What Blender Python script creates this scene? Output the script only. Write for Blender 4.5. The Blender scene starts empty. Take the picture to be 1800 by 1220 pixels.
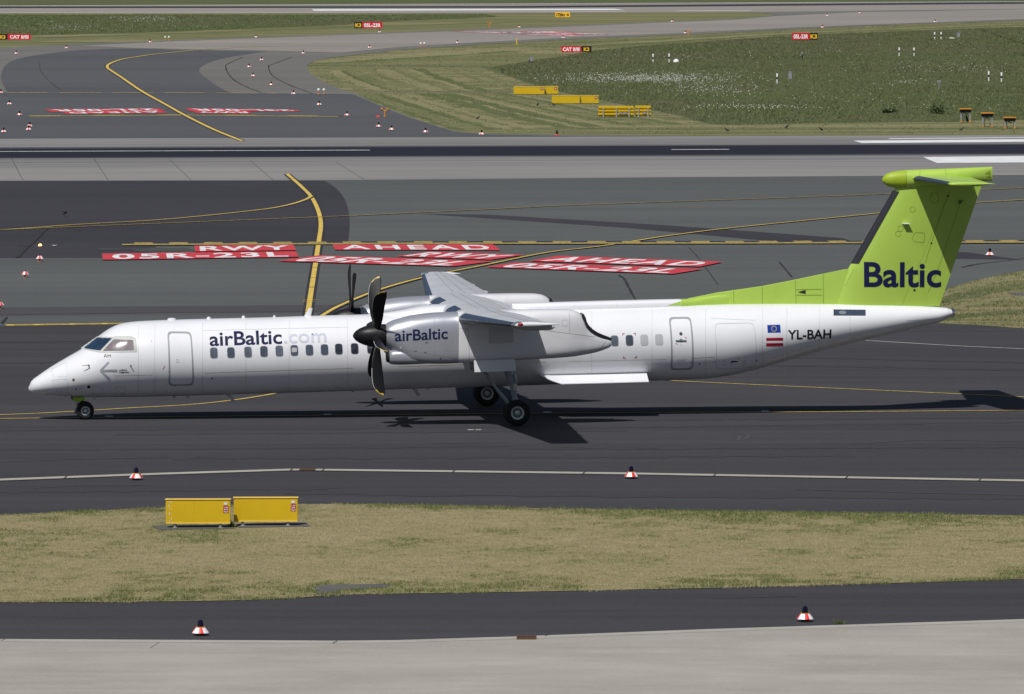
import bpy, bmesh, math, random
import numpy as np
from mathutils import Vector, Matrix
random.seed(7); rng = np.random.default_rng(7)
R = math.radians
S = bpy.context.scene
C = S.collection

# ------------------------------------------------------------------ camera
FPX, CAM_H = 12076.0, 18.27            # focal length in photo pixels (1800 wide), camera height in metres
PITCH = math.atan(825 / FPX)
cam = bpy.data.objects.new('camera', bpy.data.cameras.new('camera'))
C.objects.link(cam); S.camera = cam
cam.data.sensor_width = 36.0; cam.data.sensor_fit = 'HORIZONTAL'
cam.data.lens = FPX / 1800 * 36.0
cam.data.clip_start = 1.0; cam.data.clip_end = 20000
cam.location = (0, 0, CAM_H); cam.rotation_euler = (math.pi / 2 - PITCH, 0, 0)

# ------------------------------------------------------------------ sky, sun, exposure
SUNV = Vector((0.29, 0.62, -1.0)).normalized()       # direction the light travels
SUN_EL = math.asin(-SUNV.z); SUN_AZ = math.atan2(-SUNV.x, -SUNV.y)
S.world = bpy.data.worlds.new('World'); S.world.use_nodes = True
wn = S.world.node_tree; bg = wn.nodes['Background']
sky = wn.nodes.new('ShaderNodeTexSky'); sky.sky_type = 'NISHITA'; sky.sun_disc = False
sky.sun_elevation = SUN_EL; sky.sun_rotation = SUN_AZ
sky.air_density = 1.0; sky.dust_density = 1.5; sky.ozone_density = 1.0
wn.links.new(sky.outputs[0], bg.inputs[0]); bg.inputs[1].default_value = 0.05
sun = bpy.data.objects.new('sun', bpy.data.lights.new('sun', 'SUN')); C.objects.link(sun)
sun.data.energy = 4.3; sun.data.angle = R(0.53); sun.data.color = (1.0, 0.97, 0.925)
sun.rotation_euler = SUNV.to_track_quat('-Z', 'Y').to_euler()
S.view_settings.view_transform = 'Standard'; S.view_settings.look = 'None'
S.view_settings.exposure = -0.07; S.view_settings.gamma = 1.0

# ------------------------------------------------------------------ surveying helpers
_f = np.array([0, math.cos(PITCH), -math.sin(PITCH)]); _u = np.array([0, math.sin(PITCH), math.cos(PITCH)])
_r = np.array([1.0, 0, 0]); _c = np.array([0, 0, CAM_H])
def ray(x, y): return _f + (x - 900) / FPX * _r + (610 - y) / FPX * _u
def G(x, y, z=0.0):                                   # photo point -> point on level ground
    d = ray(x, y); p = _c + d * ((z - CAM_H) / d[2]); return (float(p[0]), float(p[1]), float(z))
def GS(x, y):                                         # photo pixels per metre at that ground point
    return FPX / (G(x, y)[1])
def curve(pts, n=8):                                  # Catmull-Rom through points
    P = [np.array(p, float) for p in pts]
    if len(P) < 3: return [tuple(p) for p in P]
    Q = [2 * P[0] - P[1]] + P + [2 * P[-1] - P[-2]]; out = []
    for i in range(1, len(Q) - 2):
        a, b, c, d = Q[i - 1], Q[i], Q[i + 1], Q[i + 2]
        for k in range(n):
            t = k / n
            out.append(tuple(0.5 * (2 * b + (c - a) * t + (2 * a - 5 * b + 4 * c - d) * t * t + (3 * b - a - 3 * c + d) * t ** 3)))
    out.append(tuple(P[-1])); return out

# ------------------------------------------------------------------ materials
def newmat(name):
    m = bpy.data.materials.new(name); m.use_nodes = True
    return m, m.node_tree, m.node_tree.nodes['Principled BSDF']
def node(nt, t, **kw):
    n = nt.nodes.new(t)
    for k, v in kw.items(): setattr(n, k, v)
    return n
def mixc(nt, fac, a, b, blend='MIX'):
    n = node(nt, 'ShaderNodeMix', data_type='RGBA', blend_type=blend)
    for i, v in ((0, fac), (6, a), (7, b)):
        if hasattr(v, 'links') or hasattr(v, 'is_linked'): nt.links.new(v, n.inputs[i])
        elif i == 0: n.inputs[0].default_value = v
        else: n.inputs[i].default_value = (*v, 1)
    return n.outputs[2]
def noise(nt, scale, detail=4, stretch=None, rot=0.0, rough=0.55, off=(0, 0, 0)):
    tc = node(nt, 'ShaderNodeTexCoord'); mp = node(nt, 'ShaderNodeMapping')
    nt.links.new(tc.outputs['Object'], mp.inputs[0])
    mp.inputs['Rotation'].default_value = (0, 0, rot); mp.inputs['Location'].default_value = off
    if stretch: mp.inputs['Scale'].default_value = stretch
    n = node(nt, 'ShaderNodeTexNoise'); n.inputs['Scale'].default_value = scale
    n.inputs['Detail'].default_value = detail; n.inputs['Roughness'].default_value = rough
    nt.links.new(mp.outputs[0], n.inputs['Vector']); return n.outputs[0]
def ramp(nt, src, lo, hi, a=0.0, b=1.0):
    n = node(nt, 'ShaderNodeMapRange'); nt.links.new(src, n.inputs[0])
    for i, v in enumerate((lo, hi, a, b)): n.inputs[i + 1].default_value = v
    return n.outputs[0]
def bump(nt, bs, src, strength=0.3, dist=0.02):
    b = node(nt, 'ShaderNodeBump'); b.inputs['Strength'].default_value = strength; b.inputs['Distance'].default_value = dist
    nt.links.new(src, b.inputs['Height']); nt.links.new(b.outputs[0], bs.inputs['Normal'])
def plain(name, col, rough=0.5, metal=0.0, coat=0.0, var=0.12, vscale=2.0, dirt=None, spec=0.4):
    m, nt, bs = newmat(name); bs.inputs['Specular IOR Level'].default_value = spec
    n = noise(nt, vscale, 5)
    c = mixc(nt, ramp(nt, n, 0.3, 0.7), tuple(x * (1 - var) for x in col), tuple(min(1, x * (1 + var * 0.6)) for x in col))
    if dirt:
        n2 = noise(nt, dirt[1], 6, dirt[2] if len(dirt) > 2 else None)
        c = mixc(nt, ramp(nt, n2, 0.55, 0.85, 0, dirt[3] if len(dirt) > 3 else 0.35), c, dirt[0])
    nt.links.new(c, bs.inputs['Base Color'])
    nt.links.new(ramp(nt, n, 0.2, 0.8, max(0, rough - 0.06), min(1, rough + 0.06)), bs.inputs['Roughness'])
    bs.inputs['Metallic'].default_value = metal; bs.inputs['Coat Weight'].default_value = coat
    return m
def ground(name, c1, c2, big=0.04, streak=None, speck=0.25, patches=None, rot=0.0):
    """c1/c2 blotches + fine aggregate speckle + optional long wear streaks"""
    m, nt, bs = newmat(name)
    a = noise(nt, big, 6, rot=rot); c = mixc(nt, ramp(nt, a, 0.32, 0.68), c1, c2)
    mid = noise(nt, 0.9, 5); c = mixc(nt, ramp(nt, mid, 0.3, 0.7, 0, 0.5), c, tuple(x * 0.86 for x in c1))
    if streak:
        s = noise(nt, 1.0, 5, (streak[0], streak[1], 1), rot)
        lo_ = streak[3] if len(streak) > 3 else 0.45; c = mixc(nt, ramp(nt, s, lo_, lo_ + .27, 0, 0.85), c, streak[2])
        s2 = noise(nt, 1.0, 4, (streak[0] * .5, streak[1] * .22, 1), rot, off=(17, 5, 0)); c = mixc(nt, ramp(nt, s2, 0.42, 0.66, 0, 0.45), c, tuple(x * 1.12 for x in c2))
    if patches:
        p = noise(nt, patches[0], 3, off=(31, 7, 0)); c = mixc(nt, ramp(nt, p, 0.58, 0.62, 0, patches[2]), c, patches[1])
    sp = noise(nt, 6.0, 4, rough=0.8)
    c = mixc(nt, ramp(nt, sp, 0.3, 0.7, 0, speck), c, tuple(min(1, x * 1.9) for x in c2))
    sp2 = noise(nt, 14.0, 2, rough=0.8, off=(3, 9, 0))
    c = mixc(nt, ramp(nt, sp2, 0.4, 0.7, 0, speck), c, tuple(x * 0.45 for x in c1))
    nt.links.new(c, bs.inputs['Base Color']); bs.inputs['Roughness'].default_value = 0.93
    bs.inputs['Specular IOR Level'].default_value = 0.12
    bump(nt, bs, sp, 0.25, 0.01)
    return m
def grassmat(name, dry, green, brown=None, straw=None):
    m, nt, bs = newmat(name)
    at = node(nt, 'ShaderNodeAttribute', attribute_name='green')
    geo = node(nt, 'ShaderNodeNewGeometry')
    c = mixc(nt, at.outputs['Fac'], dry, green)
    if straw: c = mixc(nt, ramp(nt, at.outputs['Fac'], -0.8, 0.0, 1, 0), c, straw)
    c = mixc(nt, ramp(nt, geo.outputs['Random Per Island'], 0, 1, 0, 0.55), c, brown or tuple(x * 0.5 for x in green))
    nt.links.new(c, bs.inputs['Base Color']); bs.inputs['Roughness'].default_value = 0.9
    bs.inputs['Specular IOR Level'].default_value = 0.1
    return m

AX = math.atan2(G(1800, 261)[1] - G(0, 268.5)[1], G(1800, 261)[0] - G(0, 268.5)[0])   # runway direction
M = {}
M['asphalt'] = ground('dark_asphalt', (0.042, 0.041, 0.047), (0.055, 0.054, 0.061), 0.06, (0.015, 0.8, (0.033, 0.033, 0.039), 0.36), rot=-R(6.8))
M['asphalt_old'] = ground('old_asphalt', (0.074, 0.080, 0.080), (0.098, 0.105, 0.103), 0.03, (0.015, 0.35, (0.066, 0.068, 0.074), 0.42), rot=-R(4))
M['asphalt_new'] = ground('fresh_asphalt', (0.036, 0.0345, 0.043), (0.047, 0.045, 0.054), 0.03, (0.015, 0.2, (0.031, 0.030, 0.038), 0.42), speck=0.18)
M['asphalt_band'] = ground('worn_asphalt_band', (0.058, 0.055, 0.060), (0.070, 0.067, 0.071), 0.05)
M['asphalt_grey'] = ground('grey_asphalt', (0.125, 0.122, 0.114), (0.15, 0.146, 0.136), 0.02, (0.01, 0.2, (0.085, 0.087, 0.087)))
M['asphalt_far'] = ground('turn_asphalt', (0.066, 0.070, 0.078), (0.088, 0.092, 0.098), 0.02, (0.01, 0.12, (0.06, 0.063, 0.07)))
M['asphalt_old_dark'] = ground('patched_asphalt', (0.055, 0.058, 0.055), (0.07, 0.074, 0.07), 0.4)
M['taxi_concrete'] = ground('pale_taxiway', (0.20, 0.185, 0.17), (0.26, 0.24, 0.22), 0.015, (0.008, 0.07, (0.12, 0.115, 0.11)), rot=R(8))
M['apron'] = ground('apron_concrete', (0.29, 0.272, 0.245), (0.36, 0.34, 0.305), 0.35, (0.22, 1.1, (0.262, 0.244, 0.217), 0.40), speck=0.12)
M['slab'] = ground('slab_concrete', (0.085, 0.085, 0.082), (0.125, 0.122, 0.118), 0.5, speck=0.15)
M['strip'] = ground('drain_concrete', (0.30, 0.285, 0.245), (0.38, 0.358, 0.31), 0.6, speck=0.2)
M['tar'] = plain('tar_seam', (0.022, 0.022, 0.024), 0.9)
M['tar_soft'] = plain('worn_seam', (0.045, 0.045, 0.048), 0.9)
M['yellow'] = plain('yellow_paint', (0.62, 0.44, 0.085), 0.8, var=0.25, vscale=3, dirt=((0.12, 0.1, 0.07), 5, None, 0.7))
M['yellow_worn'] = plain('worn_yellow_paint', (0.55, 0.41, 0.10), 0.85, var=0.3, vscale=3, dirt=((0.08, 0.08, 0.07), 4, None, 0.95))
M['white_paint'] = plain('white_runway_paint', (0.66, 0.67, 0.68), 0.8, var=0.12, vscale=1, dirt=((0.3, 0.3, 0.3), 2.5, (0.2, 1, 1), 0.6))
M['white_worn'] = plain('worn_white_paint', (0.42, 0.42, 0.40), 0.85, var=0.2, dirt=((0.1, 0.1, 0.1), 3, None, 0.8))
M['red_paint'] = plain('red_ground_paint', (0.50, 0.04, 0.055), 0.85, var=0.2, vscale=0.8, dirt=((0.10, 0.05, 0.055), 2.2, (0.4, 1.6, 1), 0.75))
M['letter_paint'] = plain('white_ground_lettering', (0.68, 0.68, 0.70), 0.85, var=0.2, vscale=1.5, dirt=((0.35, 0.12, 0.13), 2.6, (0.5, 1.6, 1), 0.9))
M['black_paint'] = plain('black_ground_paint', (0.022, 0.023, 0.030), 0.85, var=0.2)
# grass
def field(name, a, b, c, s1=0.08, s2=0.9, stripes=None):
    m, nt, bs = newmat(name)
    col = mixc(nt, ramp(nt, noise(nt, s1, 6), 0.35, 0.65), a, b)
    col = mixc(nt, ramp(nt, noise(nt, s2, 6, rough=0.7), 0.4, 0.75, 0, 0.8), col, c)
    if stripes:
        w = noise(nt, 1.0, 3, (stripes[0], stripes[1], 1), stripes[2])
        col = mixc(nt, ramp(nt, w, 0.47, 0.6, 0, 0.85), col, stripes[3])
        w = noise(nt, 1.0, 3, (stripes[0] * 1.3, stripes[1] * 1.7, 1), stripes[2] + 0.02, off=(5, 50, 0))
        col = mixc(nt, ramp(nt, w, 0.5, 0.62, 0, 0.7), col, stripes[4])
    nt.links.new(col, bs.inputs['Base Color']); bs.inputs['Roughness'].default_value = 0.95
    bs.inputs['Specular IOR Level'].default_value = 0.08
    bump(nt, bs, noise(nt, 8, 5, rough=0.8), 0.6, 0.05)
    return m
M['verge'] = field('dry_verge_grass', (0.30, 0.25, 0.145), (0.25, 0.22, 0.115), (0.14, 0.145, 0.062), 0.25, 1.6)
M['mown'] = field('mown_grass', (0.15, 0.155, 0.072), (0.115, 0.13, 0.056), (0.175, 0.165, 0.09), 0.03, 0.4,
                  (0.012, 0.16, -R(35), (0.235, 0.205, 0.115), (0.088, 0.105, 0.043)))
M['meadow'] = field('meadow_grass', (0.086, 0.110, 0.045), (0.102, 0.103, 0.058), (0.072, 0.095, 0.037), 0.018, 0.2)
M['patch'] = field('taxiway_patch_grass', (0.20, 0.175, 0.09), (0.16, 0.155, 0.075), (0.115, 0.125, 0.05), 0.1, 0.6,
                   (0.03, 0.35, R(18), (0.26, 0.215, 0.12), (0.10, 0.115, 0.048)))
M['swath_pale'] = field('pale_cut_grass', (0.24, 0.222, 0.125), (0.20, 0.192, 0.10), (0.15, 0.152, 0.072), 0.05, 0.5)
M['swath_dark'] = field('dark_cut_grass', (0.098, 0.118, 0.05), (0.085, 0.104, 0.043), (0.13, 0.14, 0.066), 0.05, 0.5)
M['swath_mid'] = field('worn_cut_grass', (0.185, 0.18, 0.095), (0.13, 0.138, 0.064), (0.12, 0.13, 0.06), 0.05, 0.5)
M['blades_dry'] = grassmat('verge_grass_blades', (0.375, 0.325, 0.19), (0.105, 0.15, 0.038), (0.235, 0.215, 0.115), (0.455, 0.385, 0.245))
M['blades_mown'] = grassmat('mown_grass_blades', (0.26, 0.24, 0.135), (0.14, 0.165, 0.065), (0.15, 0.16, 0.075))
M['blades_meadow'] = grassmat('meadow_grass_blades', (0.145, 0.148, 0.082), (0.118, 0.152, 0.060), (0.118, 0.138, 0.062))
M['daisy'] = plain('white_meadow_flower', (0.6, 0.61, 0.56), 0.8)
# aircraft
M['white'] = plain('white_aircraft_paint', (0.725, 0.735, 0.77), 0.28, coat=0.35, var=0.03, vscale=0.6, dirt=((0.6, 0.59, 0.57), 1.2, (0.4, 1, 2.2), 0.22))
M['wingpaint'] = plain('light_grey_wing_paint', (0.47, 0.48, 0.51), 0.4, coat=0.1, var=0.06, vscale=0.8, dirt=((0.36, 0.36, 0.36), 1.5, (0.5, 2, 1), 0.35))
M['nacwhite'] = plain('greyish_nacelle_paint', (0.64, 0.645, 0.67), 0.36, coat=0.2, var=0.05, vscale=0.7, dirt=((0.42, 0.40, 0.38), 1.5, (0.5, 1, 1.5), 0.4))
M['silver'] = plain('silver_cowl_paint', (0.37, 0.385, 0.43), 0.34, metal=0.4, coat=0.25, var=0.05, vscale=1.0)
M['polished'] = plain('polished_metal', (0.75, 0.75, 0.76), 0.12, metal=1.0, var=0.05)
M['lime'] = plain('lime_green_paint', (0.375, 0.545, 0.085), 0.34, coat=0.3, var=0.05, vscale=0.6, dirt=((0.25, 0.38, 0.04), 1.5, (1, 1, 0.4), 0.3))
M['lime_dome'] = plain('yellowish_lime_dome', (0.31, 0.43, 0.02), 0.5, coat=0.1, var=0.04)
M['lime_dark'] = plain('lime_gear_door', (0.28, 0.46, 0.03), 0.45)
M['navy'] = plain('navy_lettering', (0.012, 0.016, 0.06), 0.4, spec=0.12, var=0.06)
M['palegrey'] = plain('pale_lettering', (0.49, 0.515, 0.60), 0.4, var=0.05)
M['arrowgrey'] = plain('grey_arrow', (0.33, 0.36, 0.41), 0.4)
M['black_reg'] = plain('black_lettering', (0.015, 0.015, 0.02), 0.4, spec=0.12)
M['boot'] = plain('dark_deicing_rubber', (0.034, 0.05, 0.09), 0.42, var=0.12, spec=0.3)
M['boot_black'] = plain('black_deicing_rubber', (0.028, 0.03, 0.038), 0.5, spec=0.12, var=0.15)
M['prop'] = plain('black_propeller', (0.012, 0.012, 0.014), 0.42, spec=0.25, var=0.2)
M['prop_tip'] = plain('yellow_blade_tip', (0.65, 0.43, 0.03), 0.45)
M['prop_edge'] = plain('pale_erosion_strip', (0.42, 0.42, 0.44), 0.4)
M['glass'] = plain('dark_cabin_glass', (0.07, 0.085, 0.115), 0.10, coat=0.5, var=0.25, vscale=4)
M['glass2'] = plain('pale_cabin_glass', (0.11, 0.13, 0.165), 0.12, coat=0.5, var=0.3, vscale=5)  # lighter glass tone, varied from window to window
M['glass3'] = plain('deep_cabin_glass', (0.035, 0.04, 0.055), 0.10, coat=0.5, var=0.4, vscale=6)  # darker glass tone for some of the windows
M['glass_blue'] = plain('dark_windscreen_glass', (0.018, 0.04, 0.075), 0.08, coat=0.5, var=0.3, vscale=4)
M['glass_side'] = plain('hazy_side_glass', (0.21, 0.18, 0.20), 0.16, coat=0.5, var=0.35, vscale=3)
M['blind'] = plain('drawn_window_blind', (0.44, 0.45, 0.47), 0.35, var=0.06)
M['frame'] = plain('grey_green_frame', (0.46, 0.48, 0.46), 0.4, var=0.05)
M['doorseal'] = plain('grey_door_seal', (0.30, 0.32, 0.32), 0.5, var=0.08)
M['winrim'] = plain('window_rim', (0.50, 0.51, 0.55), 0.4)
M['seam'] = plain('panel_seam', (0.50, 0.505, 0.53), 0.5)
M['seam_dark'] = plain('dark_panel_seam', (0.30, 0.30, 0.31), 0.5)
M['seam_lime'] = plain('lime_panel_seam', (0.19, 0.30, 0.03), 0.5)
M['chine'] = plain('pale_lap_joint', (0.72, 0.69, 0.64), 0.4)
M['dark'] = plain('dark_opening', (0.008, 0.008, 0.009), 0.7)
M['soot'] = plain('exhaust_soot', (0.02, 0.02, 0.022), 0.7)
M['gear'] = plain('grey_gear_metal', (0.22, 0.25, 0.27), 0.4, metal=0.3, var=0.15, vscale=6)
M['gear_dark'] = plain('dark_gear_metal', (0.05, 0.055, 0.06), 0.5, metal=0.3)
M['tyre'] = plain('black_tyre', (0.018, 0.018, 0.019), 0.8, var=0.3, vscale=8, dirt=((0.05, 0.048, 0.045), 9, None, 0.5), spec=0.2)
M['rim'] = plain('silver_wheel_rim', (0.48, 0.51, 0.53), 0.35, metal=0.4)
M['flag_blue'] = plain('flag_blue', (0.014, 0.045, 0.30), 0.45, spec=0.12)
M['flag_yellow'] = plain('flag_yellow', (0.7, 0.55, 0.05), 0.45)
M['flag_red'] = plain('flag_red', (0.33, 0.008, 0.025), 0.45, spec=0.12)
M['landing_lamp'] = plain('lamp_glass', (0.8, 0.75, 0.6), 0.1, coat=0.5)
M['orange'] = plain('orange_paint', (0.62, 0.25, 0.02), 0.5)
M['rust'] = plain('rusty_brown', (0.12, 0.06, 0.03), 0.8)
# airfield furniture
M['box_yellow'] = plain('yellow_sign_metal', (0.60, 0.40, 0.005), 0.5, coat=0.1, var=0.05, vscale=1.5, dirt=((0.55, 0.36, 0.03), 3, (1, 1, 0.4), 0.4))
M['box_lip'] = plain('pale_yellow_edge', (0.74, 0.52, 0.12), 0.5, var=0.1, vscale=5)  # paler yellow for lids and bottom rails
M['box_joint'] = plain('ochre_sign_back', (0.50, 0.33, 0.01), 0.6)  # darker ochre of the joint between cabinet panels
M['sign_red'] = plain('red_sign_face', (0.62, 0.012, 0.03), 0.4)
M['sticker_red'] = plain('dark_red_sticker', (0.33, 0.005, 0.008), 0.5)
M['sticker_white'] = plain('pale_sticker', (0.68, 0.70, 0.74), 0.5)
M['sign_white'] = plain('white_sign_lettering', (0.85, 0.85, 0.86), 0.5)
M['sign_black'] = plain('black_sign_face', (0.014, 0.014, 0.014), 0.45)
M['sign_yellow'] = plain('yellow_sign_face', (0.9, 0.52, 0.02), 0.45)
M['galv'] = plain('galvanised_steel', (0.42, 0.43, 0.45), 0.4, metal=0.5, var=0.15, vscale=8)
M['skirt_white'] = plain('white_skirt_paint', (0.78, 0.78, 0.80), 0.45, var=0.05)
M['skirt_red'] = plain('red_skirt_paint', (0.70, 0.045, 0.035), 0.45, var=0.08)
M['lens_blue'] = plain('dark_blue_lens', (0.004, 0.004, 0.02), 0.12, spec=0.3)
M['bird'] = plain('black_feathers', (0.012, 0.012, 0.014), 0.6)
M['post_white'] = plain('white_post_paint', (0.8, 0.8, 0.8), 0.5)
M['grey_box'] = plain('grey_cabinet_metal', (0.26, 0.26, 0.29), 0.5)
M['blue_strip'] = plain('papi_dark_body', (0.012, 0.013, 0.03), 0.5)

# ------------------------------------------------------------------ mesh builder
class MB:
    def __init__(s): s.v, s.f, s.m = [], [], []
    def add(s, verts, faces, mi=0):
        o = len(s.v); s.v += [tuple(map(float, p)) for p in verts]
        for k, f in enumerate(faces):
            s.f.append([i + o for i in f]); s.m.append(mi[k] if isinstance(mi, list) else mi)
        return s
    def box(s, c, d, mi=0, rz=0.0):
        x, y, z = (q / 2 for q in d); ca, sa = math.cos(rz), math.sin(rz)
        P = [(i * x, j * y, k * z) for k in (-1, 1) for j in (-1, 1) for i in (-1, 1)]
        P = [(c[0] + a * ca - b * sa, c[1] + a * sa + b * ca, c[2] + e) for a, b, e in P]
        return s.add(P, [(0, 2, 3, 1), (4, 5, 7, 6), (0, 1, 5, 4), (2, 6, 7, 3), (0, 4, 6, 2), (1, 3, 7, 5)], mi)
    def loft(s, rings, caps=True, mi=0, closed=True):
        n = len(rings[0]); V = [p for r in rings for p in r]; F = []; mm = []
        for i in range(len(rings) - 1):
            for j in range(n if closed else n - 1):
                k = (j + 1) % n
                F.append((i * n + j, i * n + k, (i + 1) * n + k, (i + 1) * n + j))
                mm.append(mi(i, j) if callable(mi) else mi)
        if caps:
            F.append(tuple(range(n - 1, -1, -1))); mm.append(mi(0, 0) if callable(mi) else mi)
            F.append(tuple((len(rings) - 1) * n + j for j in range(n))); mm.append(mi(len(rings) - 2, 0) if callable(mi) else mi)
        return s.add(V, F, mm)
    def tube(s, a, b, r0, r1=None, n=12, mi=0):
        a, b = Vector(a), Vector(b); r1 = r0 if r1 is None else r1
        d = (b - a).normalized(); x = d.orthogonal().normalized(); y = d.cross(x)
        ring = lambda c, r: [c + (x * math.cos(2 * math.pi * k / n) + y * math.sin(2 * math.pi * k / n)) * r for k in range(n)]
        return s.loft([ring(a, r0), ring(b, r1)], True, mi)
    def lathe(s, prof, org=(0, 0, 0), axis='z', n=24, mi=0, caps=True):
        rings = []
        for r, h in prof:
            ring = []
            for k in range(n):
                t = 2 * math.pi * (k + 0.5) / n; a, b = r * math.cos(t), r * math.sin(t)
                ring.append({'z': (org[0] + a, org[1] + b, org[2] + h), 'x': (org[0] + h, org[1] + a, org[2] + b), 'y': (org[0] + a, org[1] + h, org[2] + b)}[axis])
            rings.append(ring)
        return s.loft(rings, caps, mi)
    def build(s, name, mats, parent=None, smooth=30, bevel=0.0):
        me = bpy.data.meshes.new(name); me.from_pydata(s.v, [], s.f)
        for m in (mats if isinstance(mats, (list, tuple)) else [mats]): me.materials.append(M[m] if isinstance(m, str) else m)
        me.polygons.foreach_set('material_index', s.m)
        bm = bmesh.new(); bm.from_mesh(me); bmesh.ops.remove_doubles(bm, verts=bm.verts, dist=1e-5)
        bmesh.ops.recalc_face_normals(bm, faces=bm.faces)
        if bevel: bmesh.ops.bevel(bm, geom=[e for e in bm.edges if e.is_manifold and e.calc_face_angle(0) > 0.6], offset=bevel, segments=2, affect='EDGES', clamp_overlap=True)
        bm.to_mesh(me); bm.free()
        if smooth:
            me.polygons.foreach_set('use_smooth', [True] * len(me.polygons)); me.set_sharp_from_angle(angle=R(smooth))
        return link(name, me, parent)
def link(name, data, parent=None):
    o = bpy.data.objects.new(name, data); C.objects.link(o)
    if parent: o.parent = parent
    return o
def thing(name, label, cat, loc=(0, 0, 0), rz=0.0, group=None):
    o = link(name, None); o.location = loc; o.rotation_euler = (0, 0, rz); return tag(o, label, cat, group)
def tag(o, label, cat, group=None):
    o['label'] = label; o['category'] = cat
    if group: o['group'] = group
    return o
def struct(o): o['kind'] = 'structure'; return o
def copy_tree(o, parent=None):
    c = o.copy(); C.objects.link(c); c.parent = parent
    for ch in list(o.children): copy_tree(ch, c)
    return c

_tc = {}
def text2d(s, bold=0.0, shear=0.0, space=1.0):
    key = (s, bold, shear, space)
    if key in _tc: return _tc[key]
    cu = bpy.data.curves.new('lettering', 'FONT'); cu.body = s; cu.offset = bold; cu.shear = shear; cu.space_character = space; cu.resolution_u = 5
    o = bpy.data.objects.new('lettering', cu); C.objects.link(o)
    dg = bpy.context.evaluated_depsgraph_get(); dg.update()
    me = o.evaluated_get(dg).to_mesh()
    V = [(v.co.x, v.co.y) for v in me.vertices]; F = [list(p.vertices) for p in me.polygons]
    o.evaluated_get(dg).to_mesh_clear(); bpy.data.objects.remove(o); bpy.data.curves.remove(cu)
    x0 = min(p[0] for p in V); x1 = max(p[0] for p in V)
    V = [((x - x0) / (x1 - x0), y / 0.729) for x, y in V]           # unit width, cap height 1
    _tc[key] = (V, F, (x1 - x0) / 0.729); return _tc[key]

# ------------------------------------------------------------------ ground sheets
def sheet(name, pts, z, mat, origin=None, rz=0.0):
    P = [G(x, y, 0) for x, y in pts]
    me = bpy.data.meshes.new(name); bm = bmesh.new()
    ox, oy = origin or (0, 0); ca, sa = math.cos(-rz), math.sin(-rz)
    f = bm.faces.new([bm.verts.new(((x - ox) * ca - (y - oy) * sa, (x - ox) * sa + (y - oy) * ca, 0)) for x, y, _ in P])
    if f.calc_area() and f.normal.z < 0: f.normal_flip()
    bmesh.ops.triangulate(bm, faces=[f]); bmesh.ops.recalc_face_normals(bm, faces=bm.faces)
    for q in bm.faces:
        if q.normal.z < 0: q.normal_flip()
    bm.to_mesh(me); bm.free(); me.materials.append(M[mat])
    o = struct(link(name, me)); o.location = (ox, oy, z); o.rotation_euler = (0, 0, rz); return o
def ribbon_pts(pts, n=10):
    return [G(x, y) for x, y in curve(pts, n)]
def ribbon(mb, pts, width, off=0.0, mi=0, n=10, z=0.0, dash=None, jitter=0.0):
    P = [np.array(p[:2]) for p in ribbon_pts(pts, n)]
    if dash:                                             # (on, off) metres
        seg = [P[0]]; L = [0.0]
        for a, b in zip(P, P[1:]): L.append(L[-1] + float(np.linalg.norm(b - a)))
        at = lambda d: np.array([np.interp(d, L, [q[0] for q in P]), np.interp(d, L, [q[1] for q in P])])
        d = 0.0
        while d < L[-1]:
            pts2 = [at(d), at(min(d + dash[0], L[-1]))]; _rib(mb, pts2, width, off, mi, z, jitter); d += sum(dash)
    else: _rib(mb, P, width, off, mi, z, jitter)
def _rib(mb, P, width, off, mi, z, jitter):
    V = []
    for i, p in enumerate(P):
        t = P[min(i + 1, len(P) - 1)] - P[max(i - 1, 0)]; t = t / (np.linalg.norm(t) + 1e-9); nn = np.array([-t[1], t[0]])
        w = width * (1 + random.uniform(-jitter, jitter)); c = p + nn * off
        V += [(*(c - nn * w / 2), z), (*(c + nn * w / 2), z)]
    mb.add(V, [(2 * i, 2 * i + 2, 2 * i + 3, 2 * i + 1) for i in range(len(P) - 1)], mi)
def flat(mb, name, mats):
    o = mb.build(name, mats, smooth=0)
    for p in o.data.polygons:
        if p.normal.z < 0: p.flip()
    return struct(o)

# base sheet reaching the horizon
mb = MB(); mb.add([(-6000, 60, 0), (6000, 60, 0), (6000, 9000, 0), (-6000, 9000, 0)], [(0, 1, 2, 3)])
o = flat(mb, 'grass_field', 'mown'); o.location.z = -0.060
meadow_px = curve([(863, 117), (977, 100), (1067, 86), (1200, 75), (1400, 62), (1700, 50), (1800, 47), (2700, 20)], 4) + \
    [(4200, 0), (4200, 215)] + curve([(2700, 211), (1800, 210), (1683, 213), (1600, 213), (1433, 215), (1283, 218), (1233, 213), (1200, 203), (1120, 187), (1067, 177), (1000, 163), (953, 152), (917, 140), (885, 128), (863, 117)], 4)[:-1]
sheet('meadow', meadow_px, -0.050, 'meadow')
meadow2_px = [(-2400, 36), (-900, 30), (0, 25), (600, 25), (850, 24.5), (880, 29), (700, 36), (600, 43), (300, 55), (0, 63), (-900, 85), (-2400, 110)]
sheet('meadow', meadow2_px, -0.050, 'meadow')
meadow3_px = [(-3000, 30), (-900, 12), (0, 8.5), (1800, 1.5), (4000, -8), (4000, -60), (-3000, -60)]
sheet('meadow', meadow3_px, -0.050, 'meadow')
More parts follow.
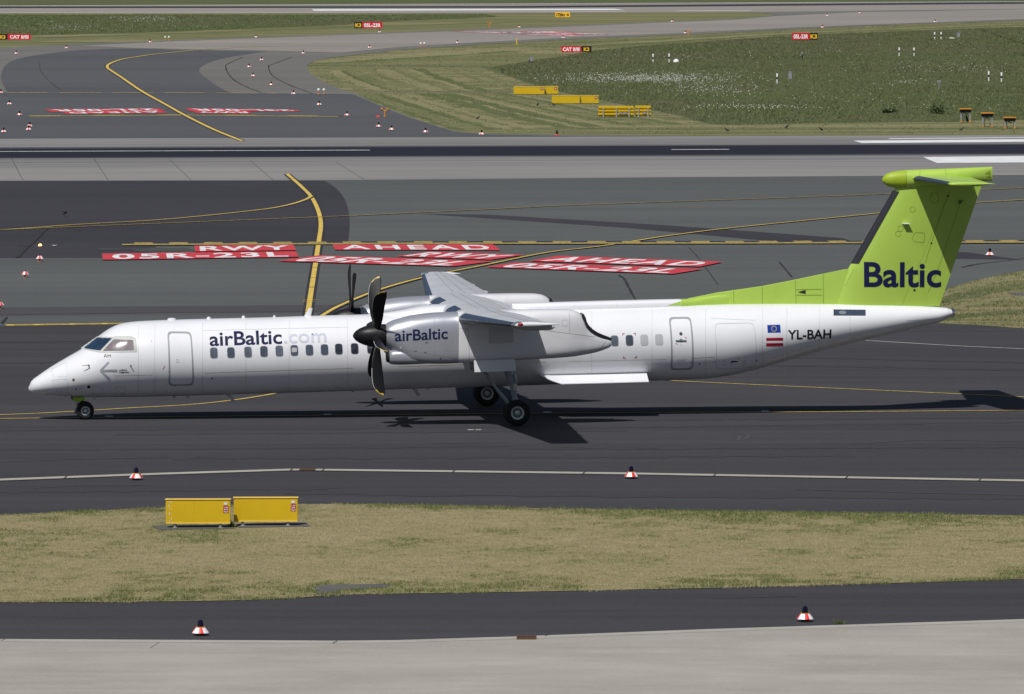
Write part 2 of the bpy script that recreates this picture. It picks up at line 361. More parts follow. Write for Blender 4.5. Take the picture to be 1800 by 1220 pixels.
# far runway
RW2 = G(900, 15)
sheet('runway', [(-3000, 24.5), (0, 9.5), (1800, 2.0), (4200, -8), (4200, 6), (1800, 15.5), (1300, 20.6), (600, 22.5), (0, 22.8), (-3000, 38)], -0.045, 'taxi_concrete')
mb = MB()
for off, w, mi in ((0, 13, 0),):
    ribbon(mb, [(-1500, 19.5), (0, 12.3), (900, 8.8 + 3), (1800, 4.6), (3600, -3)], w, off, mi, 1, z=-0.037)
flat(mb, 'rubber_streak', 'black_paint')
mb = MB()
ribbon(mb, [(-1500, 28.5), (0, 21.3), (600, 20.9), (1100, 20.2)], 1.3, 0, 0, 1, z=-0.035)
ribbon(mb, [(-1500, 16), (0, 9.9), (1800, 2.2), (3600, -6)], 1.3, 0, 0, 1, z=-0.035)
mb.add([(*G(x, y)[:2], -0.033) for x, y in ((548, 15.7), (1080, 14.9), (1098, 17.1), (552, 18.6))], [(0, 1, 2, 3)])
ribbon(mb, [(1190, 18.6), (1320, 17.6)], 1.6, 0, 0, 1, z=-0.035)
flat(mb, 'runway_marking', 'white_paint')

# taxiway K3 beyond the runway: grey shoulder, dark turn, pale taxiway
k3 = [(-2400, 130), (-900, 108), (0, 83.5), (120, 77), (300, 70), (600, 59.5), (900, 48.3), (1180, 36.8), (1300, 32.2), (1340, 28.5), (1363, 25), (1340, 22), (1300, 20.7), (1800, 15), (2700, 4), (2700, 14),
      (1800, 36), (1600, 41.5), (1400, 50.5), (1200, 60.5), (1000, 68.5), (847, 77.5), (700, 87)] + \
     curve([(600, 98.5), (562, 104), (540, 115), (548, 130), (570, 143), (600, 156), (625, 164), (660, 180), (720, 204), (797, 228.5), (850, 233.5), (900, 235)], 5) + [(1200, 238), (1800, 237), (3600, 230), (3600, 245), (-2400, 256)]
sheet('taxiway', k3, -0.040, 'asphalt_grey')
sheet('taxiway', [(-2400, 168), (-900, 164), (13, 161.5), (407, 162.8), (500, 163.5), (620, 164.5), (660, 182), (720, 206), (797, 230), (850, 235), (1000, 238.3), (1800, 239), (3600, 232), (3600, 246), (-2400, 257)], -0.034, 'asphalt_far')
turn = curve([(13, 161), (3, 143), (3, 128), (12, 112), (43, 100), (117, 89.5), (167, 86.5), (233, 85), (333, 87.5), (467, 90)], 5) + curve([(467, 90), (400, 100.5), (362, 112), (350, 124), (367, 140), (390, 155), (407, 162.3)], 5)
sheet('taxiway', turn, -0.034, 'asphalt_far')
pale = [(143, 80), (300, 72.5), (600, 61.5), (900, 50.5), (1180, 39), (1290, 34.5), (1363, 28), (1500, 21.5), (1800, 16), (2700, 6)] + [(2700, 11), (1800, 33), (1400, 47.8), (1200, 57.5), (1000, 65.5), (847, 73.7), (700, 82.5), (600, 92), (467, 88.5), (333, 86), (233, 83.5)]
sheet('taxiway', pale, -0.028, 'taxi_concrete')

def swaths(A, B, n, w, z0):
    for i in range(n):
        if random.random() < .22: continue
        t = (i + random.uniform(-.45, .45)) / (n - 1); pts = [(p[0] + (q[0] - p[0]) * t, p[1] + (q[1] - p[1]) * t) for p, q in zip(A, B)]
        mb = MB(); ribbon(mb, pts, w * random.uniform(.35, 1.5), 0, 0, 8, z=z0 + .0003 * i, jitter=.5); flat(mb, 'mown_swath', [random.choice(('swath_pale', 'swath_dark', 'swath_mid'))])
swaths([(545, 113.3), (620, 109), (740, 101.5), (900, 90)], [(602, 99.5), (700, 92), (800, 85), (930, 77)], 7, 3.2, -.0575)
swaths([(551, 124), (572, 137), (605, 150), (630, 158.5)], [(850, 117.5), (880, 128), (920, 141), (985, 160)], 17, .9, -.0575)
swaths([(627, 163.5), (690, 186), (760, 210), (815, 228)], [(905, 163), (990, 178), (1100, 198), (1225, 216)], 15, 1.1, -.0575)
swaths([(830, 229), (950, 232), (1200, 233.5), (1850, 231)], [(1240, 219), (1400, 219), (1600, 217), (1850, 215)], 6, 2.4, -.0575)
swaths([(1010, 83), (1200, 72), (1400, 59), (1800, 43)], [(1000, 71), (1200, 62.5), (1400, 52.5), (1800, 37.5)], 4, 5, -.0575)
swaths([(0, 80), (300, 66), (600, 56), (900, 45)], [(0, 66), (300, 58), (600, 47), (900, 38)], 4, 5, -.0575)
for i, (pts, w, mt) in enumerate((([(1600, 540), (1680, 522), (1760, 508), (1900, 486)], 1.6, 'swath_dark'), ([(1620, 550), (1700, 535), (1800, 522), (1950, 505)], 1.1, 'swath_pale'), ([(1640, 561), (1720, 553), (1800, 548), (1950, 540)], 1.5, 'swath_dark'), ([(1650, 567), (1740, 566), (1820, 568)], .8, 'swath_pale'), ([(1590, 532), (1660, 515), (1760, 492), (1850, 474)], 1.0, 'swath_pale'))):
    mb = MB(); ribbon(mb, pts, w, 0, 0, 6, z=0.010 + .0008 * i, jitter=0.4); flat(mb, 'mown_swath', [mt])
mb = MB(); ribbon(mb, [(536, 114.5), (700, 115), (862, 116.5)], 0.9, 0, 0, 1, z=-0.042); ribbon(mb, [(617, 160.8), (760, 160.6), (903, 161)], 0.9, 0, 0, 1, z=-0.042); flat(mb, 'drainage_strip', ['slab'])
# near runway, with its own frame along the runway axis
RW1 = G(900, 264.8)
rm, nt, bs = newmat('runway_surface')
tc = node(nt, 'ShaderNodeTexCoord'); sx = node(nt, 'ShaderNodeSeparateXYZ'); nt.links.new(tc.outputs['Object'], sx.inputs[0])
st = noise(nt, 1.0, 6, (0.006, 0.9, 1), rough=0.7)
st2 = noise(nt, 1.0, 4, (0.02, 0.25, 1), off=(9, 4, 0))
ab = node(nt, 'ShaderNodeMath', operation='ABSOLUTE'); nt.links.new(sx.outputs[1], ab.inputs[0])
ad = node(nt, 'ShaderNodeMath', operation='MULTIPLY_ADD'); nt.links.new(st, ad.inputs[0]); ad.inputs[1].default_value = 9.0; nt.links.new(ab.outputs[0], ad.inputs[2])
core = ramp(nt, ad.outputs[0], 14.0, 12.0)
halo = ramp(nt, ad.outputs[0], 34, 12, 0, 0.75)
c = mixc(nt, ramp(nt, noise(nt, 0.03, 5), 0.35, 0.65), (0.215, 0.208, 0.202), (0.26, 0.252, 0.245))
c = mixc(nt, ramp(nt, st2, 0.45, 0.75, 0, 0.5), c, (0.16, 0.157, 0.157))
hm = node(nt, 'ShaderNodeMath', operation='MULTIPLY'); nt.links.new(halo, hm.inputs[0]); nt.links.new(ramp(nt, noise(nt, 1.0, 6, (0.01, 0.55, 1), rough=0.75, off=(3, 2, 0)), 0.40, 0.62, 0.1, 1.35), hm.inputs[1])
c = mixc(nt, hm.outputs[0], c, (0.075, 0.077, 0.085))
c = mixc(nt, ramp(nt, noise(nt, 3.0, 4, rough=0.8), 0.3, 0.7, 0, 0.25), c, (0.17, 0.165, 0.16))
c = mixc(nt, core, c, (0.017, 0.018, 0.028))
nt.links.new(c, bs.inputs['Base Color']); bs.inputs['Roughness'].default_value = 0.9; bs.inputs['Specular IOR Level'].default_value = 0.12
M['runway'] = rm
sheet('runway', [(-2400, 254), (0, 243.5), (1800, 237), (3600, 230), (3600, 295), (1800, 307), (1200, 311), (600, 316), (0, 317), (-2400, 328)], -0.020, 'runway', RW1[:2], AX)
mb = MB()
Q = lambda *p: mb.add([(*G(x, y)[:2], -0.012) for x, y in p], [tuple(range(len(p)))])
Q((1622.7, 275.7), (1800, 274), (2700, 269), (2700, 280), (1800, 285.2), (1646.7, 286))
Q((1500, 246.9), (1800, 244.4), (2700, 238.6), (2700, 243), (1800, 248.9), (1515, 251.2))
Q((1560, 242.8), (1800, 241), (2700, 235.8), (2700, 236.8), (1800, 242), (1566, 244))
flat(mb, 'runway_marking', 'white_paint')
mb = MB()
for x0, x1 in ((-1000, -260), (0, 650), (1180, 1282)):
    yy = lambda x: 265.9 - x * 0.0038 if x < 900 else 266.6 - x * 0.0035
    ribbon(mb, [(x0, yy(x0)), (x1, yy(x1))], 0.9, 0, 0, 1, z=-0.012)
flat(mb, 'runway_centreline', 'white_worn')
mb = MB()
for (a, b) in (((20, 277), (40, 316)), ((165, 278), (190, 316)), ((298, 280), (336, 316)), ((440, 282), (480, 316)), ((590, 284), (640, 315)), ((0, 290.4), (330, 288.5))):
    ribbon(mb, [a, b], 0.035, 0, 0, 1, z=-0.014)
flat(mb, 'concrete_joint', 'tar_soft')

# apron side of the runway
sheet('taxiway', [(-2400, 328.5), (0, 317.3), (600, 316.3), (1200, 311.4), (1800, 307.4), (3600, 295.4), (3600, 640), (-2400, 640)], -0.016, 'asphalt_old')
sheet('taxiway', [(-2400, 329.5), (0, 318), (570, 317.2)] + curve([(570, 317.2), (590, 330), (606, 350), (613.5, 375), (614.5, 400), (612, 426)], 5) + [(276, 431), (258, 452.5), (0, 453), (-2400, 458)], -0.011, 'asphalt_new')
sheet('taxiway', [(-900, 548), (0, 540), (300, 537.5), (900, 533), (900, 547), (300, 549.5), (0, 553), (-900, 562)], -0.011, 'asphalt_band')
sheet('taxiway', [(740, 375.5), (860, 377), (1180, 396), (1480, 418), (1500, 424), (1350, 423), (1100, 400)], -0.011, 'asphalt_new')
sheet('taxiway', [(1640, 441), (1700, 443), (1795, 456), (1690, 454.5), (1640, 454)], -0.011, 'asphalt_new')
o = sheet('taxiway', [(-2400, 600), (0, 573), (220, 569.5), (620, 566), (1500, 566), (1640, 566), (1800, 576.5), (2700, 640), (4000, 760), (4000, 1700), (-2400, 1700)], -0.004, 'asphalt')
patch_px = curve([(1545, 556), (1600, 532), (1655, 512), (1700, 497), (1800, 476), (2000, 446), (2300, 424), (2700, 415)], 4) + [(3600, 410), (3600, 760), (2700, 643)] + curve([(2700, 642), (1800, 577.5), (1700, 571), (1620, 567), (1560, 562), (1545, 556)], 4)[:-1]
sheet('grass_patch', patch_px, 0.006, 'patch')
verge_px = curve([(-3000, 1035), (-900, 942), (0, 906), (100, 901), (280, 894), (420, 889.5), (560, 886.5), (720, 888), (900, 893), (1250, 899), (1800, 907), (2700, 921)], 4) + \
    curve([(2700, 985), (1800, 1018), (1400, 1030), (1150, 1036), (900, 1041), (690, 1044), (640, 1044.6), (590, 1046.5), (540, 1050), (500, 1052.5), (400, 1056), (200, 1058.5), (0, 1059), (-900, 1062), (-3000, 1072)], 3)
sheet('grass_verge', verge_px, 0.010, 'verge')
sheet('apron', [(-3000, 1108), (-900, 1118), (0, 1124.5), (590, 1127.5), (700, 1126.5), (925, 1119.5), (1250, 1107), (1800, 1089.5), (2700, 1058), (2700, 1700), (-3000, 1700)], 0.004, 'apron')

apron_edge = [(-3000, 1109.5), (-900, 1119.5), (0, 1126), (590, 1129), (700, 1128), (925, 1121), (1250, 1108.5), (1800, 1091), (2700, 1059.5)]
M['apron_lip'] = ground('apron_edge_concrete', (0.32, 0.30, 0.275), (0.37, 0.35, 0.32), 0.6, speck=0.15)
mb = MB(); ribbon(mb, apron_edge, 0.55, 0, 0, 1, z=0.009); flat(mb, 'apron_edge', ['apron_lip'])
mb = MB(); ribbon(mb, [(173, 438), (215, 437.8), (262, 437.6)], 1.6, 0, 0, 2, z=.004, jitter=.3); ribbon(mb, [(235, 439.5), (300, 439), (338, 438.5)], 3.2, 0, 1, 2, z=.0025, jitter=.3); flat(mb, 'taxiway_stain', ['tar_soft', 'asphalt_old_dark'])
# --- ground paint
mb = MB()
def line(pts, w, black=None, n=10, mi=0, z=0.012):
    if z > 0: z *= 0.5
    if black: ribbon(mb, pts, black, 0, 1, n, z=z - 0.003)
    ribbon(mb, pts, w, 0, mi, n, z=z)
line([(505, 306), (530, 328), (548, 347), (560, 372), (564, 395), (561, 420), (555, 460), (548, 505), (541, 552), (538, 575)], 0.225, 0.46)
line([(-300, 419), (0, 404), (130, 395), (290, 385.5), (450, 369.5), (505, 360.5), (535, 351.5), (548, 344.5)], 0.2, 0.5, z=0.024)
line([(-300, 424), (0, 404.3), (200, 396), (620, 379.3), (1000, 361), (1500, 343.5), (1800, 330.5), (2700, 292)], 0.14, 0.4, 1, z=0.036)
line([(470, 640), (540, 575), (570, 553), (600, 536.5), (660, 512), (740, 489), (850, 466.5), (960, 444.5), (1060, 432.5), (1180, 414), (1300, 399.5), (1540, 375.5), (1700, 358), (1800, 351), (2200, 322)], 0.19, 0.42, 8, z=0.048)
line([(-400, 740), (0, 729), (130, 723), (240, 716.5), (330, 711.5), (400, 704.5), (470, 694), (560, 676), (640, 655), (700, 630)], 0.15, 0.3, z=0.012)
line([(900, 653), (1050, 661), (1200, 670), (1400, 679.5), (1600, 688.5), (1800, 697.5), (2200, 716)], 0.14, 0.28, 3, z=0.012)
line([(-400, 740), (0, 736), (500, 731), (1000, 726.3), (1460, 724.2), (1800, 721.5), (2400, 717)], 0.15, 0.3, 4, z=0.024)
line([(10, 571.5), (220, 568.5), (420, 565.5)], 0.75, 1.15, 2, z=0.012)
for x, y, q in ((556, 455, 0), (553.5, 470, 0), (549.5, 488, 0), (548, 503.5, 0), (546, 505.5, 0), (543.5, 527, 1), (542, 530, 1), (516, 314, 0), (537, 336, 0), (565, 385, 0)):
    ribbon(mb, [(x - 9 - q * 2, y), (x + 9 + q * 2, y + .3)], .12, 0, 0 if q else 1, 1, z=.0105)
flat(mb, 'taxiway_line', ['yellow', 'black_paint'])
mb = MB(); ribbon(mb, [(25, 571.3), (60, 570.8)], 0.2, 0, 0, 1, z=0.010); ribbon(mb, [(75, 570.6), (220, 568.5)], 0.16, 0, 0, 1, dash=(1.1, 0.25), z=0.010)
flat(mb, 'taxiway_line', ['black_paint'])
mb = MB()
hl = [(215, 431.4), (700, 429.2), (1300, 428.6), (1500, 428), (1800, 427), (2700, 424)]
ribbon(mb, hl, 2.7, 0.85, 1, 1, z=0.028)
for off in (0.0, 0.62): ribbon(mb, hl, 0.36, off, 0, 1, z=0.031)
for off in (1.24, 1.86): ribbon(mb, [(238, 431.3)] + hl[1:], 0.36, off, 0, 1, z=0.031, dash=(0.92, 0.82))
flat(mb, 'holding_line', ['yellow_worn', 'black_paint'])
mb = MB()
line([(425, 247), (377, 227.5), (327, 203), (290, 182.5), (253, 162), (230, 147), (213, 135), (196, 124), (188.5, 117.5), (193, 111.5), (213, 104), (240, 99.5), (267, 95.5), (310, 91), (350, 87.3), (420, 83), (480, 81)], 0.28, 0.55, 6, z=-0.012)
flat(mb, 'taxiway_line', ['yellow', 'black_paint'])
mb = MB()
ribbon(mb, [(357, 71), (420, 72.5), (600, 78.3), (690, 81)], 0.45, 0, 0, 2, z=-0.018, dash=(9, 2))
ribbon(mb, [(880, 49.5), (1000, 53), (1100, 56.5), (1165, 58.5)], 0.5, 0, 0, 2, z=-0.018, dash=(5, 3))
flat(mb, 'taxiway_line', ['yellow_worn'])
mb = MB()
ribbon(mb, [(12, 162.3), (250, 162), (487, 163.5)], 0.55, 0, 0, 1, z=-0.018, dash=(3.5, 1.0))
ribbon(mb, [(53, 203.8), (325, 201.8), (595, 204.3)], 1.8, 0.4, 1, 1, z=-0.026)
ribbon(mb, [(53, 203.8), (325, 201.8), (595, 204.3)], 0.7, 0, 0, 1, z=-0.018)
ribbon(mb, [(53, 203.8), (325, 201.8), (595, 204.3)], 0.5, 1.0, 0, 1, z=-0.018, dash=(2.5, 2.5))
flat(mb, 'holding_line', ['yellow_worn', 'black_paint'])
M['tyre_mark'] = ground('tyre_marks', (0.040, 0.0395, 0.0455), (0.047, 0.0465, 0.053), 0.4)
M['scuff'] = ground('pale_scuff', (0.06, 0.059, 0.065), (0.068, 0.067, 0.073), 0.8)
mb = MB()
for k, (x0, x1, y0, y1, w) in enumerate(((-100, 700, 757, 752, .25), (200, 1100, 764, 757, .18), (700, 1900, 741, 733, .3), (1000, 1900, 752, 741, .2), (-100, 900, 792, 784, .22), (300, 1500, 806, 801, .35), (900, 1900, 789, 786, .18), (-100, 600, 866, 858, .3), (500, 1900, 868, 878, .25), (1250, 1900, 640, 652, .25), (-100, 300, 640, 634, .3), (-100, 420, 602, 598, .2), (1300, 1900, 626, 640, .2))):
    ribbon(mb, [(x0 + (x1 - x0) * q / 20, y0 + (y1 - y0) * q / 20 + random.uniform(-.3, .3)) for q in range(21)], w * 2.6, 0, 0, 3, z=0.0012 + .0002 * k, jitter=.8)
flat(mb, 'tyre_mark', ['tyre_mark'])
mb = MB()
for k, (pts, w) in enumerate((([(1290, 760), (1310, 763), (1316, 768), (1305, 774)], .12), ([(1280, 764), (1300, 768), (1296, 775)], .1), ([(60, 858), (140, 854), (260, 853)], .12), ([(980, 785), (1120, 790), (1260, 788)], .15), ([(0, 812), (180, 806), (420, 803)], .15), ([(760, 779), (900, 778)], .12), ([(1500, 780), (1620, 774), (1800, 776)], .2), ([(1400, 860), (1600, 866), (1800, 870)], .15), ([(40, 1090), (160, 1086)], .08), ([(1250, 1052), (1400, 1048)], .07))):
    ribbon(mb, pts, w, 0, 0, 6, z=0.0046 + .0002 * k, jitter=.7)
flat(mb, 'pale_scuff', ['scuff'])
# thin white edge line, concrete drain strip, seams
mb = MB(); ribbon(mb, [(1400, 592), (1545, 600), (1680, 608), (1800, 613.5), (2300, 637)], 0.16, 0, 0, 4, z=0.008); flat(mb, 'taxiway_edge_line', ['white_worn'])
mb = MB(); ribbon(mb, [(822, 755.8), (833, 755.8)], 0.25, 0, 0, 1, z=0.008); ribbon(mb, [(836, 755.7), (846, 755.6)], 0.25, 0, 0, 1, z=0.008); flat(mb, 'taxiway_marking', ['white_worn'])
strip_pts = [(-3000, 975), (-900, 884), (0, 843.5), (240, 834.5), (510, 825.8), (560, 826), (1100, 832.5), (1800, 845), (2700, 861)]
mb = MB(); ribbon(mb, strip_pts, 0.95, 0, 1, 1, z=0.004); ribbon(mb, strip_pts, 0.62, 0, 0, 1, z=0.010)
for x in (115, 245, 512, 568, 797, 1026, 1256, 1488, 1722):
    yy = np.interp(x, [p[0] for p in strip_pts], [p[1] for p in strip_pts]); ribbon(mb, [(x - 2, yy + 2.4), (x + 3, yy - 2.4)], 0.05, 0, 1, 1, z=0.014)
flat(mb, 'drainage_strip', ['strip', 'tar'])
mb = MB()
for pts, w in (([(82, 402), (72, 412), (60, 424), (46, 437), (30, 453)], 0.17), ([(0, 431.5), (30, 431.2), (48, 433)], 0.1), ([(1088, 484), (1097, 490), (1104, 503), (1117, 527)], 0.11), ([(1370, 461), (1378, 470), (1392, 487)], 0.08),
               ([(1690, 470), (1720, 464), (1770, 458), (1810, 453)], 0.12), ([(1210, 434), (1225, 450), (1240, 470), (1262, 500)], 0.03), ([(0, 553.5), (300, 549.7), (560, 547.5)], 0.10), ([(-200, 558), (200, 553.5), (560, 551)], 0.08), ([(3, 568), (12, 558)], 0.12),
               ([(-300, 1082), (300, 1086), (700, 1083), (1100, 1072), (1800, 1052)], 0.014),
               ([(264, 1140), (280, 1129.5)], 0.012), ([(585, 1131.5), (593, 1127.5)], 0.025), ([(2, 1127), (9, 1124.5)], 0.025), ([(958, 1119), (963, 1117)], 0.025)):
    ribbon(mb, pts, w, 0, 0, 6, z=0.016, jitter=0.25)
for pts, w in (([(427, 100), (400, 112), (397, 118), (402, 130), (413, 141), (435, 153), (460, 162)], 0.12), ([(513, 100), (480, 112), (472, 117), (480, 133), (507, 148), (530, 157), (550, 164)], 0.12), ([(70, 110), (72, 125), (90, 145), (110, 160)], 0.06)):
    ribbon(mb, pts, w, 0, 0, 6, z=-0.024, jitter=0.3)
flat(mb, 'tar_seam', ['tar'])

def painted_sign(rows, z, bold=0.025, inset=(0.05, 0.11)):
    """red mandatory markings on the pavement: rows of (text, TL, TR, BR, BL) in survey points; flip turns the text round"""
    mbk = MB()
    for txt, TL, TR, BR, BL, flip, sp in rows:
        q = [np.array(G(*p)[:2]) for p in (TL, TR, BR, BL)]
        def P(s, t):
            if flip: s, t = 1 - s, 1 - t
            return (q[3] * (1 - s) + q[2] * s) * (1 - t) + (q[0] * (1 - s) + q[1] * s) * t
        mbk.add([(*x, z) for x in q], [(0, 1, 2, 3)], 0)
        V, F, _ = text2d(txt, bold, 0, sp)
        ix, iy = inset
        mbk.add([(*P(ix + (1 - 2 * ix) * x, iy + (1 - 2 * iy) * y), z + 0.004) for x, y in V], F, 1)
    return flat(mbk, 'runway_ahead_marking', ['red_paint', 'letter_paint'])
painted_sign([('RWY', (341.7, 432.9), (516, 430.9), (520, 440.9), (343, 443.3), False, 1.1), ('05R-23L', (179.3, 446.7), (520, 442.7), (525, 452.7), (180.7, 457.7), False, 1.15)], 0.034)
painted_sign([('AHEAD', (584, 430.6), (866.7, 430.5), (880, 441), (589, 440), False, 1.3)], 0.034)
painted_sign([('RWY', (755, 443.3), (923, 449), (863, 457.7), (695, 451.5), False, 1.1), ('05R-23L', (560, 450), (866.7, 460.5), (797, 469.3), (487, 460), False, 1.1)], 0.036)
painted_sign([('AHEAD', (981.7, 450.7), (1271.7, 461.3), (1230, 470), (930, 460), False, 1.2), ('05R-23L', (908, 462.3), (1236.7, 474), (1183, 482.7), (853, 470.7), False, 1.1)], 0.036)
painted_sign([('23L-05R', (78, 192), (278, 190.3), (290, 194.5), (90, 196.3), True, 1.1), ('AHEAD', (108, 196.6), (286, 194.8), (295, 198), (118, 200), True, 1.2)], -0.006)
painted_sign([('23L-05R', (325, 190.2), (515, 192.5), (532, 195.4), (335, 195.2), True, 1.1), ('RWY', (338, 195.4), (436, 195.5), (443, 199.3), (348, 198.5), True, 1.1)], -0.006)
painted_sign([('RWY AHEAD', (788, 55), (960, 57), (985, 58.6), (880, 58.4), False, 1), ('05L-23R', (870, 56.6), (960, 54.8), (1010, 56), (905, 59), False, 1)], -0.006)
painted_sign([('RWY AHEAD', (960, 56.5), (1060, 59.5), (1072, 60.8), (985, 59.8), False, 1), ('05L-23R', (905, 60), (1000, 60.3), (1030, 63), (975, 62.8), False, 1)], -0.004)

# ------------------------------------------------------------------ grass blades and flowers (uncountable)
def inside(px, P):
    poly = np.array([G(x, y)[:2] for x, y in px]); x, y = P[:, 0], P[:, 1]; r = np.zeros(len(P), bool); j = len(poly) - 1
    for i in range(len(poly)):
        xi, yi = poly[i]; xj, yj = poly[j]
        c = ((yi > y) != (yj > y)) & (x < (xj - xi) * (y - yi) / (yj - yi + 1e-12) + xi); r ^= c; j = i
    return r
def vnoise(P, s, seed):
    g = np.random.default_rng(seed).random((64, 64)); q = P * s; i = np.floor(q).astype(int); f = q - i; f = f * f * (3 - 2 * f)
    a = lambda dx, dy: g[(i[:, 0] + dx) % 64, (i[:, 1] + dy) % 64]
    return (a(0, 0) * (1 - f[:, 0]) + a(1, 0) * f[:, 0]) * (1 - f[:, 1]) + (a(0, 1) * (1 - f[:, 0]) + a(1, 1) * f[:, 0]) * f[:, 1]
def edge_dist(px, P):
    poly = np.array([G(x, y)[:2] for x, y in px]); d = np.full(len(P), 1e9)
    for a, b in zip(poly, np.roll(poly, -1, 0)):
        t = np.clip(((P - a) @ (b - a)) / ((b - a) @ (b - a) + 1e-12), 0, 1); d = np.minimum(d, np.linalg.norm(P - (a + t[:, None] * (b - a)), axis=1))
    return d
def scatter(px, n, xr=(-120, 1920), yr=None, margin=0.0):
    ys = [y for _, y in px]; y0, y1 = yr or (min(ys), max(ys))
    near, far = G(900, y1)[1], G(900, y0)[1]
    hw = max(abs(G(xr[0], y0)[0]), abs(G(xr[1], y0)[0]))
    P = np.stack([rng.uniform(-hw, hw, n * 3), rng.uniform(near, far, n * 3)], 1)
    k = np.abs(P[:, 0]) < P[:, 1] / FPX * 1020
    P = P[k]; return P[inside(px, P)][:n]
def blades(name, P, green, h, w, z, mat, per=3, spread=0.06):
    n = len(P) * per; B = np.repeat(P, per, 0) + rng.normal(0, spread, (n, 2)); hh = np.repeat(h, per) * rng.uniform(0.55, 1.15, n)
    a = rng.uniform(0, 2 * np.pi, n); d = np.stack([np.cos(a), np.sin(a)], 1) * (w * 0.5)
    lean = rng.normal(0, 0.45, (n, 2)) * hh[:, None]
    V = np.zeros((n, 3, 3)); V[:, 0, :2] = B - d; V[:, 1, :2] = B + d; V[:, 2, :2] = B + lean; V[:, 2, 2] = hh; V[:, :, 2] += z
    me = bpy.data.meshes.new(name); me.vertices.add(n * 3); me.vertices.foreach_set('co', V.ravel())
    me.loops.add(n * 3); me.loops.foreach_set('vertex_index', np.arange(n * 3, dtype=np.int32))
    me.polygons.add(n); me.polygons.foreach_set('loop_start', np.arange(0, n * 3, 3, dtype=np.int32)); me.polygons.foreach_set('loop_total', np.full(n, 3, np.int32))
    at = me.attributes.new('green', 'FLOAT', 'POINT'); at.data.foreach_set('value', np.repeat(np.repeat(green, per), 3).astype(np.float32))
    me.update(); me.validate(); me.materials.append(M[mat]); o = link(name, me); o['kind'] = 'stuff'; return o
P = scatter(verge_px, 130000, (-100, 1900), (884, 1062))
P = P[~inside([(558, 1031), (580, 1029.5), (682, 1028.6), (680, 1033), (610, 1036), (594, 1041.5), (562, 1044)], P) & ~inside([(268, 926), (545, 919.5), (546, 927), (280, 933)], P)]
ed = edge_dist(verge_px, P); nz = vnoise(P, 0.35, 1) * 0.5 + vnoise(P, 1.3, 2) * 0.5
far_edge = np.clip(1 - ed / (2.2 + 2.5 * vnoise(P, 0.12, 21)), 0, 1)
gr = np.clip((nz - 0.465) * 3.2 + (vnoise(P, 0.09, 31) - .5) * 2.0 + (vnoise(P, 3.1, 33) - .5) * 1.1 + far_edge * 1.4 + rng.normal(0, 0.30, len(P)), -.9, 1)
blades('verge_grass', P, gr, 0.022 + 0.05 * np.maximum(gr, 0) * rng.random(len(P)) + 0.04 * far_edge * (nz > 0.45), 0.014, 0.010, 'blades_dry', 3, 0.03)
poly = np.array([G(x, y)[:2] for x, y in verge_px]); EP = []
for a, b in zip(poly, np.roll(poly, -1, 0)):
    n = int(np.linalg.norm(b - a) * 42)
    if n and n < 4000: t = rng.random(n)[:, None]; EP.append(a + (b - a) * t + rng.normal(0, 0.10, (n, 2)))
EP = np.concatenate(EP); EP = EP[np.abs(EP[:, 0]) < EP[:, 1] / FPX * 1020]; EP = EP[vnoise(EP, 0.8, 41) > .38]
blades('verge_grass', EP, np.clip(vnoise(EP, 0.5, 42) * 2.2 - .5 + rng.normal(0, .2, len(EP)), -.6, 1), 0.03 + 0.06 * vnoise(EP, 0.7, 43), 0.016, 0.0, 'blades_dry', 4, 0.05)
P = scatter(patch_px, 9000, (-100, 1900), (470, 580)); nz = vnoise(P, 0.2, 3) * 0.6 + vnoise(P, 0.9, 4) * 0.4
blades('patch_grass', P, np.clip((nz - 0.42) * 3, 0, 1), 0.06 + 0.05 * nz, 0.035, 0.006, 'blades_mown', 3, 0.08)
P = scatter(meadow_px, 90000, (-100, 1900), (44, 219)); nz = vnoise(P, 0.03, 5) * 0.6 + vnoise(P, 0.16, 6) * 0.4
blades('meadow_grass', P, np.clip((nz - 0.35) * 3 - 0.8 * np.exp(-((P[:, 1] - G(900, 104)[1]) / 35) ** 2), 0, 1), 0.07 + 0.12 * vnoise(P, 0.1, 7), 0.06, -0.05, 'blades_meadow', 3, 0.25)
P = scatter(meadow2_px, 20000, (-100, 1900), (24, 66)); nz = vnoise(P, 0.03, 8) * 0.6 + vnoise(P, 0.2, 9) * 0.4
blades('meadow_grass', P, np.clip((nz - 0.3) * 3, 0, 1), 0.07 + 0.10 * nz, 0.07, -0.05, 'blades_meadow', 3, 0.3)
mown_px = [(540, 115), (600, 98), (700, 88), (850, 78), (1000, 69), (1200, 61), (1400, 51), (1600, 42), (1900, 34), (1900, 46), (1700, 49.5), (1400, 61.5), (1200, 74), (977, 100), (863, 117), (885, 128), (917, 141), (1000, 164), (1120, 188), (1200, 204), (1283, 219), (1433, 216), (1900, 212), (1900, 234), (1200, 236), (900, 233), (800, 227), (660, 178), (570, 141)]
P = scatter(mown_px, 9000, (-100, 1900), (34, 237)); nz = vnoise(P, 0.05, 10) * 0.5 + vnoise(P, 0.25, 11) * 0.5
blades('mown_grass', P, np.clip((nz - 0.4) * 3, 0, 1), 0.07 + 0.05 * nz, 0.09, -0.06, 'blades_mown', 3, 0.2)
